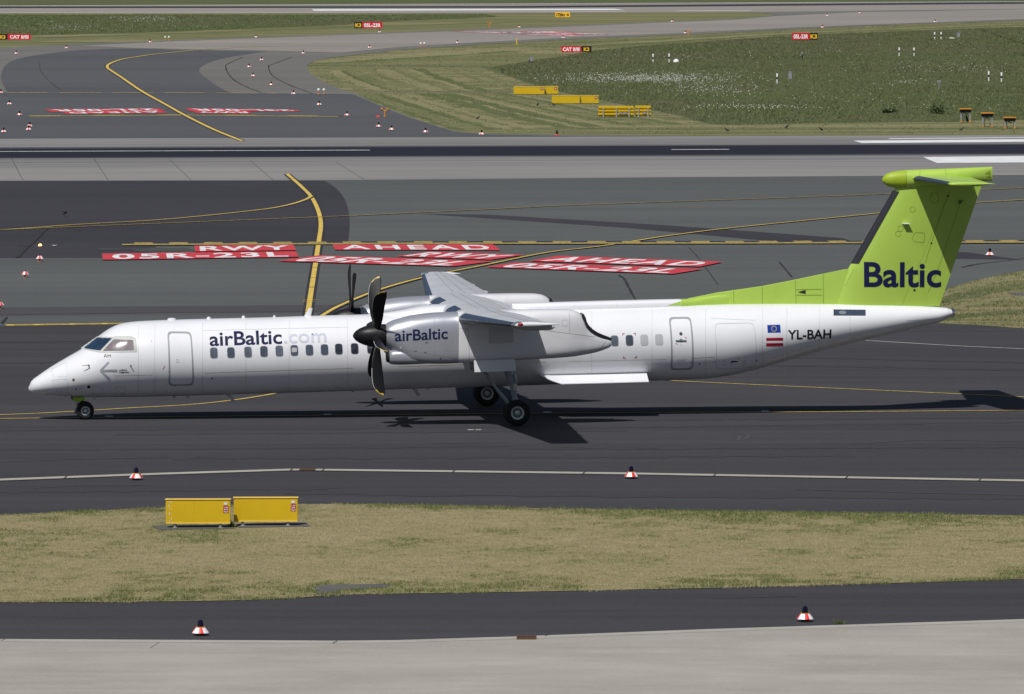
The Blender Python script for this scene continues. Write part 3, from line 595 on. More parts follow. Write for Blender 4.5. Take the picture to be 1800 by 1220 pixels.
# daisies
fl = []
for (x0, x1, y0, y1, n) in ((960, 1290, 128, 145, 1400), (1060, 1260, 133, 143, 900), (1180, 1320, 147, 166, 350), (1240, 1400, 185, 190, 260), (1560, 1640, 138, 150, 90), (1530, 1800, 108, 130, 200), (1000, 1330, 90, 108, 90), (1300, 1800, 60, 125, 200), (1200, 1800, 140, 200, 250), (190, 320, 29, 37, 330), (30, 200, 40, 55, 250), (200, 470, 45, 60, 260), (840, 900, 24, 30, 60)):
    for _ in range(int(n * .55)):
        fx = random.gauss(0.5, 0.30); fy = random.gauss(0.5, 0.32)
        fl.append(G(x0 + (x1 - x0) * fx, y0 + (y1 - y0) * fy, 0.25))
fa = np.array(fl); fl = fa[inside(meadow_px, fa[:, :2]) | inside(meadow2_px, fa[:, :2])].tolist()
mb = MB()
for x, y, z in fl:
    r = random.uniform(0.025, 0.068); z += random.uniform(-0.1, 0.15)
    mb.add([(x + r, y, z), (x - r * 0.5, y + r * 0.8, z), (x - r * 0.5, y - r * 0.8, z), (x, y, z + r * 0.9), (x, y, z - r * 0.8)], [(0, 1, 3), (1, 2, 3), (2, 0, 3), (1, 0, 4), (2, 1, 4), (0, 2, 4)])
o = mb.build('meadow_flowers', 'daisy', smooth=0); o['kind'] = 'stuff'
# ================================================================== the airliner
PSI = R(6.8); ORG = np.array([-0.414, 233.366, 0.0])            # main gear midpoint on the ground, heading
_A = np.array([math.cos(PSI), math.sin(PSI), 0]); _P = np.array([math.sin(PSI), -math.cos(PSI), 0])
def PL(x, y, v):                                                  # survey point on the plane v metres to port -> (u aft, z up)
    d = ray(x, y); t = ((ORG + v * _P - _c) @ _P) / (d @ _P); q = _c + d * t - ORG
    return float(q @ _A), float(q[2])
L = lambda u, v, z: (u, -v, z)
plane = thing('turboprop_airliner', 'white twin-engined turboprop airliner with lime green tail on the dark taxiway', 'airliner', tuple(ORG), PSI)

class Body:
    """loft of superellipse sections along u: knots (u, top, bottom, half width, exponent), centred on v = vc"""
    def __init__(s, knots, vc=0.0, step=0.18, n=72):
        k = sorted([tuple(q) + ((q[4],) if len(q) == 5 else ()) for q in knots]); u = np.array([q[0] for q in k]); s.vc, s.n = vc, n
        a, b = u[0], u[-1]; m = max(8, int((b - a) / step)); t = np.linspace(0, 1, m)
        s.u = np.unique(np.concatenate([a + (b - a) * t, u, a + (u[1] - a) * np.linspace(0, 1, 8) ** 2]))
        s.q = np.stack([s._pchip(u, np.array([q[i] for q in k]), s.u) for i in (1, 2, 3, 4, 5)], 1)
    @staticmethod
    def _pchip(x, y, xs):
        h = np.diff(x); d = np.diff(y) / h; m = np.zeros_like(y); m[0], m[-1] = d[0], d[-1]
        for i in range(1, len(x) - 1):
            if d[i - 1] * d[i] > 0:
                w1, w2 = 2 * h[i] + h[i - 1], h[i] + 2 * h[i - 1]; m[i] = (w1 + w2) / (w1 / d[i - 1] + w2 / d[i])
        i = np.clip(np.searchsorted(x, xs) - 1, 0, len(x) - 2); t = (xs - x[i]) / h[i]
        return (1 + 2 * t) * (1 - t) ** 2 * y[i] + t * (1 - t) ** 2 * h[i] * m[i] + t * t * (3 - 2 * t) * y[i + 1] + t * t * (t - 1) * h[i] * m[i + 1]
    def rings(s):
        out = []
        for u, (zt, zb, w, e1, e2) in zip(s.u, s.q):
            zc, hh = (zt + zb) / 2, (zt - zb) / 2; ring = []
            for j in range(s.n):
                a = 2 * math.pi * j / s.n; c, d = math.cos(a), math.sin(a); e = e1 if d >= 0 else e2
                ring.append(L(u, s.vc + w * math.copysign(abs(c) ** (2 / e), c), zc + hh * math.copysign(abs(d) ** (2 / e), d)))
            out.append(ring)
        return out
    def surf(s, u, z, side=1):
        zt, zb, w, e1, e2 = (np.interp(u, s.u, s.q[:, i]) for i in range(5)); e = e1 if z >= (zt + zb) / 2 else e2; zc, hh = (zt + zb) / 2, max((zt - zb) / 2, 1e-4)
        r = min(abs(z - zc) / hh, 1.0); return s.vc + side * w * (1 - r ** e) ** (1 / e)
    def at(s, x, y, side=1):                                     # survey pixel -> (u, z) on this body's side
        v = s.vc + side * 0.8 * float(s.q[:, 2].max())
        for _ in range(30):
            u, z = PL(x, y, v); v = 0.6 * v + 0.4 * s.surf(u, z, side)
        return u, z
class Flat:
    def __init__(s, v): s.v = v
    def surf(s, u, z, side=1): return s.v
    def at(s, x, y, side=1): return PL(x, y, s.v)
def drape(body, polys, mat, name, parent, off=0.005, side=1, du=0.25, dz=0.06, verts=None, thick=0.0):
    """polys in (u, z): cut finely and laid on the body's side"""
    bm = bmesh.new()
    for poly in polys:
        if verts is None: vs = [bm.verts.new((p[0], 0, p[1])) for p in poly]
        else: vs = poly
        try: bm.faces.new(vs if verts is None else [])
        except ValueError: pass
    if verts is not None:
        V, F = verts; vs = [bm.verts.new((p[0], 0, p[1])) for p in V]
        for f in F:
            try: bm.faces.new([vs[i] for i in f])
            except ValueError: pass
    for axis, st in ((0, du), (2, dz)):
        lo = min(v.co[axis] for v in bm.verts); hi = max(v.co[axis] for v in bm.verts); k = math.ceil(lo / st) * st
        while k < hi:
            no = [0, 0, 0]; no[axis] = 1; co = [0, 0, 0]; co[axis] = k + 1e-4
            bmesh.ops.bisect_plane(bm, geom=list(bm.verts) + list(bm.edges) + list(bm.faces), plane_co=co, plane_no=no, dist=1e-6); k += st
    bmesh.ops.triangulate(bm, faces=bm.faces)
    for v in bm.verts:
        u, z = v.co.x, v.co.z; e_ = .01; v0 = body.surf(u, z, side)
        gu, gz = (body.surf(u + e_, z, side) - body.surf(u - e_, z, side)) / (2 * e_), (body.surf(u, z + e_, side) - body.surf(u, z - e_, side)) / (2 * e_)
        nn = Vector((-gu * side, 1.0, -gz * side)); nn.normalize()
        v.co = L(u + nn.x * off, v0 + side * nn.y * off, z + nn.z * off)
    bmesh.ops.recalc_face_normals(bm, faces=bm.faces)
    for f in bm.faces:
        if (f.normal.y > 0) == (side > 0): f.normal_flip()
    me = bpy.data.meshes.new(name); bm.to_mesh(me); bm.free(); me.materials.append(M[mat])
    me.polygons.foreach_set('use_smooth', [True] * len(me.polygons))
    return link(name, me, parent)
def drape_each(body, polys, *a, **k):
    for q in polys: drape(body, [q], *a, **k)
def rounded(P, r, n=5):
    out = []; k = len(P)
    for i in range(k):
        p, a, b = np.array(P[i]), np.array(P[i - 1]), np.array(P[(i + 1) % k])
        p0 = p + (a - p) / np.linalg.norm(a - p) * min(r, np.linalg.norm(a - p) / 2); p1 = p + (b - p) / np.linalg.norm(b - p) * min(r, np.linalg.norm(b - p) / 2)
        for t in np.linspace(0, 1, n): out.append(tuple((1 - t) ** 2 * p0 + 2 * t * (1 - t) * p + t * t * p1))
    return out
def ringpoly(P, w):
    c = np.mean(P, axis=0); P = np.array(P); d = P - c; ext = np.abs(d).max(0); I = c + d * (1 - w / ext)
    return [[tuple(P[i]), tuple(P[(i + 1) % len(P)]), tuple(I[(i + 1) % len(P)]), tuple(I[i])] for i in range(len(P))]
def strip(pts, w):
    out = []
    for a, b in zip(pts, pts[1:]):
        a, b = np.array(a), np.array(b); t = (b - a) / np.linalg.norm(b - a); nn = np.array([-t[1], t[0]]) * w / 2
        out.append([tuple(a - nn), tuple(b - nn), tuple(b + nn), tuple(a + nn)])
    return out
def lettering(body, txt, p0, p1, cap, mat, name, parent, bold=0.0, off=0.006, side=1, shear=0.0, space=1.0):
    a, b = np.array(body.at(*p0, side)), np.array(body.at(*p1, side)); V, F, _ = text2d(txt, bold, shear, space)
    V = [tuple(a + (b - a) * x + np.array([0, cap]) * y) for x, y in V]
    return drape(body, [], mat, name, parent, off, side, 0.5, 0.05, verts=(V, F))

# ---- fuselage, knots from the side view
ft = [(50.3, 681), (52, 674.5), (55.5, 669.5), (66.4, 660.8), (89.4, 645), (115, 629.8), (130.3, 621), (147, 611), (171.2, 592.5), (189, 579.6), (204.4, 571.8), (222.3, 567), (242.8, 564.8), (281, 563), (368, 560.3), (460, 558.2), (544, 555.4), (647, 552.6), (800, 547.6), (1000, 541.2), (1200, 536.2), (1340, 533.8), (1460, 533.6), (1560, 535.5), (1650, 539.8), (1664, 541), (1672, 544)]
fb = [(50.3, 685), (52, 688), (55.5, 690.3), (66.4, 692.5), (89.4, 694.9), (120, 696.8), (179, 698.4), (255.6, 697.3), (368, 694.5), (460, 691.8), (544, 689.4), (611, 687.3), (800, 681), (950, 676.5), (1050, 673), (1140, 669.4), (1194, 668), (1230, 666.4), (1271, 662), (1327, 650), (1383, 634.2), (1457, 613.2), (1551, 590.8), (1622, 573), (1650, 566.5), (1664, 560.5), (1672, 556)]
tu = [PL(x, y, 0) for x, y in ft]; bu = [PL(x, y, 0) for x, y in fb]
U0 = tu[0][0]
us = sorted(set([q[0] for q in tu] + [q[0] for q in bu])); us = [u for i, u in enumerate(us) if i == 0 or u - us[i - 1] > 0.05]
zt = Body._pchip(np.array([q[0] for q in tu]), np.array([q[1] for q in tu]), np.array(us)); zb = Body._pchip(np.array([q[0] for q in bu]), np.array([q[1] for q in bu]), np.array(us))
def halfwidth(s, h):
    nose = np.interp(s, (0, .03, .1, .25, .5, 1, 1.5, 2, 2.6, 3.2, 4, 5), (.03, .12, .22, .36, .52, .76, .95, 1.08, 1.2, 1.28, 1.335, 1.345))
    tail = 1.345 if s < 20 else min(1.345, 1.345 * (h / 2.56) ** 0.75)
    return min(nose, tail)
fus = Body([(u, a, b, halfwidth(u - U0, a - b), 2.0) for u, a, b in zip(us, zt, zb)], n=96)
fuselage = MB().loft(fus.rings(), True, lambda i, j: 0).build('fuselage', ['white'], plane, 40)
MB().lathe([(0.10, 0), (0.16, 0.02), (0.15, 0.10), (0.11, 0.14), (0.105, 0.05)], L(*(lambda p: (p[0] - .02, 0, p[1]))(PL(1672, 550, 0))), 'x', 20, 0).build('auxiliary_exhaust', ['polished'], fuselage)

# seams on the fuselage
for x in (243, 272, 356, 432, 508, 611, 668, 1040, 1146, 1240, 1340, 1383, 1440, 1494):
    drape(fus, strip([fus.at(x, y) for y in np.linspace(np.interp(x, [p[0] for p in ft], [p[1] for p in ft]) + 7, np.interp(x, [p[0] for p in fb], [p[1] for p in fb]) - 6, 6)], 0.012), 'seam', 'panel_seam', fuselage, 0.003)
for pts in ([(360, 655), (620, 646.5)], [(700, 643.5), (960, 636)], [(1000, 634.5), (1172, 631)], [(1218, 629), (1256, 627)], [(1328, 622), (1392, 615.5)], [(200, 660), (268, 658.5)]):
    drape(fus, strip([fus.at(*p) for p in pts], 0.022), 'chine', 'lap_joint', fuselage, 0.003)
for pts in ([(357, 581), (611, 575)], [(1249, 559.5), (1328, 563)]):
    drape(fus, strip([fus.at(*p) for p in pts], 0.012), 'seam', 'panel_seam', fuselage, 0.003)
for quad in ([(90, 649), (117, 636), (118.5, 661), (117, 663), (92, 661)], [(91, 668), (118, 666), (120, 690), (100, 689)], [(163.5, 678), (179.5, 680), (179.5, 694), (163.5, 694)], [(203, 680), (220, 680), (220, 693), (203, 693)]):
    drape(fus, ringpoly([fus.at(*p) for p in quad], 0.014), 'seam', 'access_panel_seam', fuselage, 0.003)

# cabin windows
def window(x, y, mat, w=12.6, h=18.2):
    c = fus.at(x, y); a, b = w / 51.5 / 2, h / 51.5 / 2; k = -0.03
    P = [(c[0] - a + k * -b, c[1] - b), (c[0] + a + k * -b, c[1] - b), (c[0] + a + k * b, c[1] + b), (c[0] - a + k * b, c[1] + b)]
    o = drape(fus, [rounded(P, 0.085)], mat, 'cabin_window', plane, 0.006)
    Pr = [(p[0] + math.copysign(0.016, p[0] - c[0]), p[1] + math.copysign(0.016, p[1] - c[1])) for p in P]
    drape(fus, [rounded(Pr, 0.1)], 'winrim', 'window_frame', o, 0.003)
for x, y in ((376, 620.5), (406, 620), (436, 619), (464, 618), (491, 617.2), (517.4, 616.2), (544, 615.6), (570.5, 614.8), (595.6, 613.8), (623.4, 613), (652, 612.2), (681, 611.2), (710, 610.3), (738, 609.5), (1080.5, 599.3), (1106.6, 598.5)): window(x, y, {376: 'glass2', 436: 'glass2', 491: 'glass2', 595.6: 'glass3', 623.4: 'glass3', 652: 'glass3', 1080.5: 'glass2'}.get(x, 'glass'))
for x, y in ((1132.6, 597.9), (1158.7, 597.3)): window(x, y, 'blind')
c = fus.at(517.4, 617.5); drape(fus, [rounded([(c[0] - .09, c[1] - .04), (c[0] + .09, c[1] - .02), (c[0] + .09, c[1] + .12), (c[0] - .09, c[1] + .12)], .04)], 'blind', 'window_blind', plane, 0.008)

# cockpit glazing
for nm, mat, P, rr in (('windscreen', 'glass_blue', [(147.8, 611.8), (171.5, 593.2), (197, 594.6), (176.4, 616.2)], 0.03), ('cockpit_side_window', 'glass_side', [(180.6, 617), (200, 596.8), (234.4, 598), (235.2, 615.2)], 0.05)):
    o = drape(fus, [rounded([fus.at(*p) for p in P], rr)], mat, nm, plane, 0.016, du=0.06, dz=.03)
    q = [(141, 612), (171, 591.2), (201, 592), (176, 619.8)] if nm == 'windscreen' else [(175.8, 619.9), (201.5, 591.3), (230, 591), (239.2, 594.8), (241.2, 618.9)]
    drape(fus, [rounded([fus.at(*p) for p in q], 0.04)], 'frame', 'window_frame', o, 0.007, du=0.06, dz=.03)
for nm, mat, P in (('windscreen', 'glass_blue', [(147.8, 611.8), (171.5, 593.2), (197, 594.6), (176.4, 616.2)]), ('cockpit_side_window', 'glass_side', [(180.6, 617), (200, 596.8), (234.4, 598), (235.2, 615.2)])):
    drape(fus, [[fus.at(*p) for p in P]], mat, nm, plane, 0.012, side=-1, du=0.12)
w0, w1 = fus.at(150, 609), fus.at(183, 593.5)
b = MB(); b.tube(L(w0[0], fus.surf(*w0) + .03, w0[1]), L(w1[0], fus.surf(*w1) + .05, w1[1]), 0.012, 0.010, 6); b.build('windscreen_wiper', ['frame'], plane)
w0, w1 = fus.at(130, 620), fus.at(142, 611)
b = MB(); b.tube(L(w0[0], .05, w0[1] + .04), L(w1[0], .12, w1[1] + .04), 0.016, 0.012, 6); b.build('windscreen_wiper', ['gear_dark'], plane)

# doors
def door(name, P, r, mat, w):
    q = rounded([fus.at(*p) for p in P], r, 7); return drape(fus, ringpoly(q, w), mat, name, plane, 0.006)
d1 = door('passenger_door', [(293.6, 582.6), (336, 583), (340.5, 677.5), (296, 678.5)], 0.16, 'doorseal', 0.055)
c = fus.at(312, 634.5); drape(fus, ringpoly([(c[0] - .05, c[1] - .05), (c[0] + .05, c[1] - .05), (c[0] + .05, c[1] + .05), (c[0] - .05, c[1] + .05)], .012), 'seam', 'door_handle', d1, 0.006)
d2 = door('emergency_door', [(1174.6, 557.5), (1214, 556.8), (1218, 649.6), (1178, 650.6)], 0.16, 'doorseal', 0.06)
c = fus.at(1197, 598.5); b = MB().tube(L(c[0] - .18, fus.surf(*c) + .02, c[1]), L(c[0] + .18, fus.surf(*c) + .02, c[1]), .022, .022, 8); b.build('door_handle', ['gear'], d2)
for (x, y, r, mt) in ((1196.8, 586.7, .055, 'gear_dark'), (1197, 598.5, .06, 'gear')):
    c = fus.at(x, y); drape(fus, [[(c[0] + r * math.cos(t), c[1] + r * math.sin(t)) for t in np.linspace(0, 6.28, 14)[:-1]]], mt, 'door_window', d2, 0.01)
c = fus.at(1197, 633); drape(fus, ringpoly(rounded([(c[0] - .13, c[1] - .04), (c[0] + .13, c[1] - .03), (c[0] + .13, c[1] + .05), (c[0] - .13, c[1] + .04)], .03), .015), 'seam', 'step_panel', d2, 0.006)
d3 = door('cargo_door', [(1255.5, 568.5), (1325, 567), (1327.5, 645), (1257, 649.5)], 0.18, 'seam', 0.016)
c = fus.at(1291, 636); drape(fus, [rounded([(c[0] - .13, c[1] - .03), (c[0] + .13, c[1] + .0), (c[0] + .13, c[1] + .03), (c[0] - .13, c[1] + .03)], .03)], 'dark', 'door_handle', d3, 0.008)
for x in (1273, 1308):
    c = fus.at(x, 638); drape(fus, ringpoly(rounded([(c[0] - .06, c[1] - .09), (c[0] + .06, c[1] - .09), (c[0] + .05, c[1] + .09), (c[0] - .05, c[1] + .09)], .05), .02), 'seam', 'latch_panel', d3, 0.006)
# red corner marks of the emergency exit, and little red ticks
ex = []
for x, y, sx_, sy_ in ((1094, 586, 1, 1), (1117.5, 585.5, -1, 1), (1095.5, 630, 1, -1), (1119, 629, -1, -1)):
    c = fus.at(x, y); ex += [[(c[0], c[1]), (c[0] + sx_ * .075, c[1]), (c[0] + sx_ * .075, c[1] - sy_ * .022), (c[0], c[1] - sy_ * .022)], [(c[0], c[1]), (c[0] + sx_ * .022, c[1]), (c[0] + sx_ * .022, c[1] - sy_ * .075), (c[0], c[1] - sy_ * .075)]]
ex2 = [ex[i:i + 2] for i in range(0, 8, 2)]
for q in ex2: drape(fus, q, 'flag_red', 'emergency_exit_mark', plane, 0.006)
tk = []
for a, b_ in (((1187.5, 603), (1190.5, 605.5)), ((1204, 592.5), (1207.5, 595)), ((1196.5, 606), (1197.5, 607)), ((1284, 639.5), (1286, 641)), ((1297, 630.5), (1299, 632)), ((1214.5, 636), (1216.5, 637)), ((1255, 636), (1257, 636.5)), ((286, 649), (290, 643.5)), ((296, 652.5), (299, 653)), ((139, 682.5), (144, 682.8))):
    tk += strip([fus.at(*a), fus.at(*b_)], 0.016)
drape_each(fus, tk, 'flag_red', 'red_service_mark', plane, 0.006)
# fuselage small ports
for x, y, r, mt in ((156, 680, .055, 'dark'), (134, 684, .025, 'dark'), (372.5, 665.5, .028, 'dark'), (1230, 639.5, .024, 'dark'), (1330, 633.5, .024, 'dark'), (549.5, 587.7, .022, 'dark'), (266.5, 600, .02, 'blind')):
    c = fus.at(x, y); drape(fus, [[(c[0] + r * math.cos(t), c[1] + r * math.sin(t)) for t in np.linspace(0, 6.28, 14)[:-1]]], mt, 'static_port', plane, 0.007, dz=.02)
c = fus.at(129, 667.5); drape(fus, [[(c[0] - .03, c[1] - .04), (c[0] + .04, c[1] - .04), (c[0] + .04, c[1] + .04), (c[0] - .03, c[1] + .04)]], 'rust', 'warning_placard', plane, 0.007, dz=.03)
# pitot and vane
c = fus.at(156, 641.5); v = fus.surf(*c); b = MB(); b.tube(L(c[0], v - .01, c[1]), L(c[0] - .02, v + .11, c[1]), .03, .018, 8); b.tube(L(c[0] - .0, v + .11, c[1]), L(c[0] - .24, v + .12, c[1] - .01), .014, .008, 8); b.build('pitot_probe', ['gear'], plane)
c = fus.at(229, 643); v = fus.surf(*c); MB().tube(L(c[0], v - .01, c[1]), L(c[0] + .04, v + .10, c[1] + .02), .02, .012, 8).build('angle_vane', ['gear_dark'], plane)

# lettering on the fuselage
lettering(fus, 'airBaltic', (368.6, 607.8), (496, 603.8), 0.46, 'navy', 'airline_lettering', plane, 0.018)
lettering(fus, '.com', (499.5, 603.4), (574, 601.2), 0.46, 'palegrey', 'airline_lettering', plane, 0.012)
lettering(fus, 'YL-BAH', (1384.5, 596.2), (1460.5, 594.4), 0.32, 'black_reg', 'registration_lettering', plane, 0.02)
lettering(fus, 'AH', (182.5, 628.2), (194.6, 628.0), 0.115, 'black_reg', 'registration_lettering', plane, 0.0)
lettering(fus, 'airBaltic', (209, 652.6), (223.5, 651.8), 0.075, 'black_reg', 'small_lettering', plane, 0.0, shear=0.25)
lettering(fus, 'COMMANDER', (209, 656), (226.8, 655.4), 0.05, 'black_reg', 'small_lettering', plane, 0.015)
ar = [fus.at(*p) for p in ((176.5, 651.5), (191.4, 636.5), (176.5, 651.5), (192.4, 666), (178.5, 651.4), (206, 651))]
drape(fus, strip(ar[0:2], .065) , 'arrowgrey', 'grey_arrow_marking', plane, 0.006)
drape(fus, strip(ar[2:4], .065), 'arrowgrey', 'grey_arrow_marking', plane, 0.009)
drape(fus, strip(ar[4:6], .07), 'arrowgrey', 'grey_arrow_marking', plane, 0.012)
fl_ = [fus.at(*p) for p in ((1349.4, 585), (1372.3, 584.6), (1371.3, 570.7), (1348.5, 571.4))]
flag = drape(fus, [fl_], 'flag_blue', 'european_flag', plane, 0.006)
c = np.mean(fl_, axis=0); drape(fus, [[(c[0] + .085 * math.cos(t) + .016 * math.cos(s_), c[1] + .085 * math.sin(t) + .016 * math.sin(s_)) for s_ in np.linspace(0, 6.28, 7)[:-1]] for t in np.linspace(0, 2 * math.pi, 13)[:-1]], 'flag_yellow', 'star_ring', flag, 0.011, dz=.05)
drape_each(fus, [[fus.at(*p) for p in q] for q in (((1346.8, 598.9), (1376.5, 598.4), (1376.5, 593.6), (1346.8, 594)), ((1346.8, 608.5), (1376.5, 607.8), (1376.5, 602.9), (1346.8, 603.2)))], 'flag_red', 'red_flag_stripe', plane, 0.006)
# grille at the tail
drape(fus, [[fus.at(*p) for p in ((1465, 554.8), (1521.5, 555), (1521.5, 544.6), (1465, 544))]], 'boot', 'tail_intake_panel', plane, 0.006)
c = fus.at(1481, 549.5); drape(fus, [[(c[0] + .13 * math.cos(t), c[1] + .06 * math.sin(t)) for t in np.linspace(0, 6.28, 16)[:-1]]], 'gear', 'tail_intake', plane, 0.011)
drape(fus, strip([fus.at(*p) for p in ((1594, 572), (1595, 563.5), (1640, 560.5))], .012), 'seam', 'access_panel_seam', fuselage, 0.004)

# antennas on the roof and belly
def blade(name, top, base, w, mat='white', v=0.0, par=plane, th=.03):
    (ua, za), (ub, zb_) = PL(*top, v), PL(*base, v); r = lambda u, z, ww, t: [L(u - ww / 2, v, z), L(u - ww * .1, v + t, z), L(u + ww / 2, v, z), L(u - ww * .1, v - t, z)]
    MB().loft([r(ub, zb_, w[0], th), r(ua, za, w[1], th * .6)]).build(name, [mat], par, 50)
blade('antenna', (546.5, 541.5), (540, 557), (0.24, 0.11))
blade('antenna', (482.5, 553.8), (482, 559), (.12, .04))
for x, y, w in ((302, 562.2, .30), (367, 560.2, .14), (428, 558.2, .12)):
    u, z = PL(x, y, 0); MB().lathe([(w / 2, -.05), (w / 2, .02), (w * .4, .05), (w * .15, .065)], L(u, 0, z), 'z', 16).build('antenna', ['white'], plane)
for (t, b_) in (((412, 707), (400, 692)), ((736, 696), (728, 681))): blade('belly_antenna', t, b_, (0.16, 0.13), 'wingpaint', 0.1)
for x, y in ((330, 696.5), (306, 696.3), (620, 686), (752, 682)):
    u, z = PL(x, y, 0); MB().lathe([(.05, .05), (.05, -.04), (.03, -.06)], L(u, 0, z), 'z', 12).build('belly_fitting', ['wingpaint'], plane)
u, z = PL(166, 699, 0); MB().lathe([(.05, .06), (.05, -.03), (.025, -.06)], L(u, 0.1, z), 'z', 12).build('belly_fitting', ['white'], plane)

# ---- wing: one surface tip to tip
def naca(n=18, t=0.16, camber=0.025):
    x = (1 - np.cos(np.linspace(0, math.pi, n))) / 2
    y = 5 * t * (0.2969 * np.sqrt(x) - 0.126 * x - 0.3516 * x ** 2 + 0.2843 * x ** 3 - 0.1036 * x ** 4); c = camber * 4 * x * (1 - x)
    return [(a, b + d) for a, b, d in zip(x[::-1], y[::-1], c[::-1])] + [(a, -b + d) for a, b, d in zip(x[1:-1], y[1:-1], c[1:-1])]
def wing_def(v):
    a = abs(v); t = max(0, (a - 4.4) / 9.81)
    return (-2.02 + 0.85 * t, 0.62 - 0.57 * t, 3.60 + 0.40 * t, 0.19 - 0.06 * t)
def wring(v, scale=1.0, sq=1.0):
    le, te, z, th = wing_def(v); ch = te - le
    return [L(le + ch * (0.5 + (x - 0.5) * scale), v, z + ch * (y) * scale * sq) for x, y in naca(20, th)]
vs = [-14.21, -14.13, -13.9, -12, -9.5, -7, -4.9, -4.4, -2.5, 0]; vs = vs + [-v for v in vs[-2::-1]]
wing = MB().loft([wring(v, .8 if abs(v) > 14.2 else (.95 if abs(v) > 14.1 else 1), .4 if abs(v) > 14.2 else 1) for v in vs]).build('wing', ['wingpaint'], plane, 35)
def wing_band(name, v0, v1, x0, x1, mat, off, par, lower=True, n=14, upper=True):
    """thin skin following the wing section between chord fractions x0..x1 (negative = under side)"""
    rings = []
    for k in range(n + 1):
        v = v0 + (v1 - v0) * k / n; le, te, z, th = wing_def(v); ch = te - le; s = []
        N = naca(40, th); m = len(N); up = [p for p in N[:40]][::-1]; lo = [N[0]] + N[40:][::-1]
        pts = ([p for p in lo if x0 <= p[0] <= x1] if lower else []) + ([p for p in up if x0 <= p[0] <= x1] if upper else [])
        for x, y in pts: s.append(L(le + ch * x - (off if x < .02 else 0), v, z + ch * y + math.copysign(off, y)))
        rings.append(s)
    mn = min(len(r) for r in rings); rings = [r[:mn] for r in rings]
    return MB().loft(rings, False, 0, False).build(name, [mat], par, 60)
for s in (1, -1):
    wing_band('deicing_boot', s * 5.15, s * 13.55, 0, 0.10, 'boot', 0.006, wing)
    wing_band('inner_deicing_boot', s * 1.35, s * 3.4, 0, 0.14, 'boot', 0.006, wing)
    wing_band('leading_edge_strip', s * 13.57, s * 14.15, 0, 0.20, 'polished', 0.004, wing)
def wing_top(v, x):
    le, te, z, th = wing_def(v); ch = te - le; N = naca(40, th)[:40][::-1]
    return le + ch * x, z + ch * float(np.interp(x, [p[0] for p in N], [p[1] for p in N]))
def wing_line(segs, w=0.02, mat='seam_dark', name='panel_seam'):
    for (v0, x0), (v1, x1) in segs:
        b = MB(); n = max(2, int(abs(v1 - v0) / 0.4) + 2); R1, R2 = [], []
        for k in range(n + 1):
            t = k / n; v = v0 + (v1 - v0) * t; x = x0 + (x1 - x0) * t; du, dv = (0, w / 2) if abs(v1 - v0) < .01 else (w / 2, 0)
            for Rr, sg in ((R1, -1), (R2, 1)):
                u, z = wing_top(v + sg * dv, x); Rr.append(L(u + sg * du, v + sg * dv, z + 0.006))
        b.add(R1 + R2, [(i, i + 1, n + 2 + i, n + 1 + i) for i in range(n)])
        b.build(name, [mat], wing, 60)
for s in (1, -1):
    wing_line([((s * 4.9, .36), (s * 14, .36)), ((s * 4.9, .52), (s * 14, .52)), ((s * 4.9, .72), (s * 14.1, .72)), ((s * 0, .30), (s * 4.3, .30)), ((s * 0, .42), (s * 4.3, .42)), ((s * 0.3, .72), (s * 4.3, .72))])
    wing_line([((s * v, .36), (s * v, .52)) for v in (6.2, 7.5, 9, 10.5, 12, 13.2)] + [((s * 9.8, .72), (s * 9.8, .97)), ((s * 4.0, .30), (s * 4.0, .42)), ((s * 2.4, .3), (s * 2.4, .42)), ((s * 1.2, .3), (s * 1.2, .42))])
    # flap hinge fairings and wing tip details
    for v, sc in ((6.3, 1.5), (8.6, 1.35), (11.0, 1.05), (13.3, .8)):
        le, te, z, th = wing_def(v); bd = Body([(te - 0.75 * sc, z - .04, z - .08, .02, 2), (te - 0.45 * sc, z + .0, z - .22 * sc, .08, 2.2), (te - 0.05, z - .02, z - .24 * sc, .09, 2.2), (te + 0.10 * sc, z - .04, z - .17 * sc, .06, 2), (te + 0.16 * sc, z - .07, z - .09, .015, 2)], s * v, .1, 16)
        MB().loft(bd.rings()).build('hinge_fairing', ['wingpaint'], wing)
    le, te, z, th = wing_def(14.2)
    bd = Body([(le - .02, z + .01, z - .01, .01, 2), (le + .08, z + .06, z - .05, .035, 2), (le + .5, z + .09, z - .05, .05, 2), (te - .1, z + .06, z - .02, .045, 2), (te + .12, z + .035, z + .0, .02, 2), (te + .2, z + .02, z + .01, .008, 2)], s * 14.22, .1, 16)
    MB().loft(bd.rings()).build('wing_tip', ['white'], wing)
    MB().lathe([(.005, -.07), (.04, -.02), (.05, .06), (.04, .12)], L(le + .12, s * 14.24, z + .02), 'x', 12).build('navigation_light', ['flag_red' if s > 0 else 'glass'], wing)
    for v in (13.9, 13.2, 12.3): le2, te2, z2, _ = wing_def(v); MB().tube(L(te2 - .02, s * v, z2), L(te2 + .16, s * v, z2 - .01), .006, .003, 5).build('static_wick', ['gear_dark'], wing)
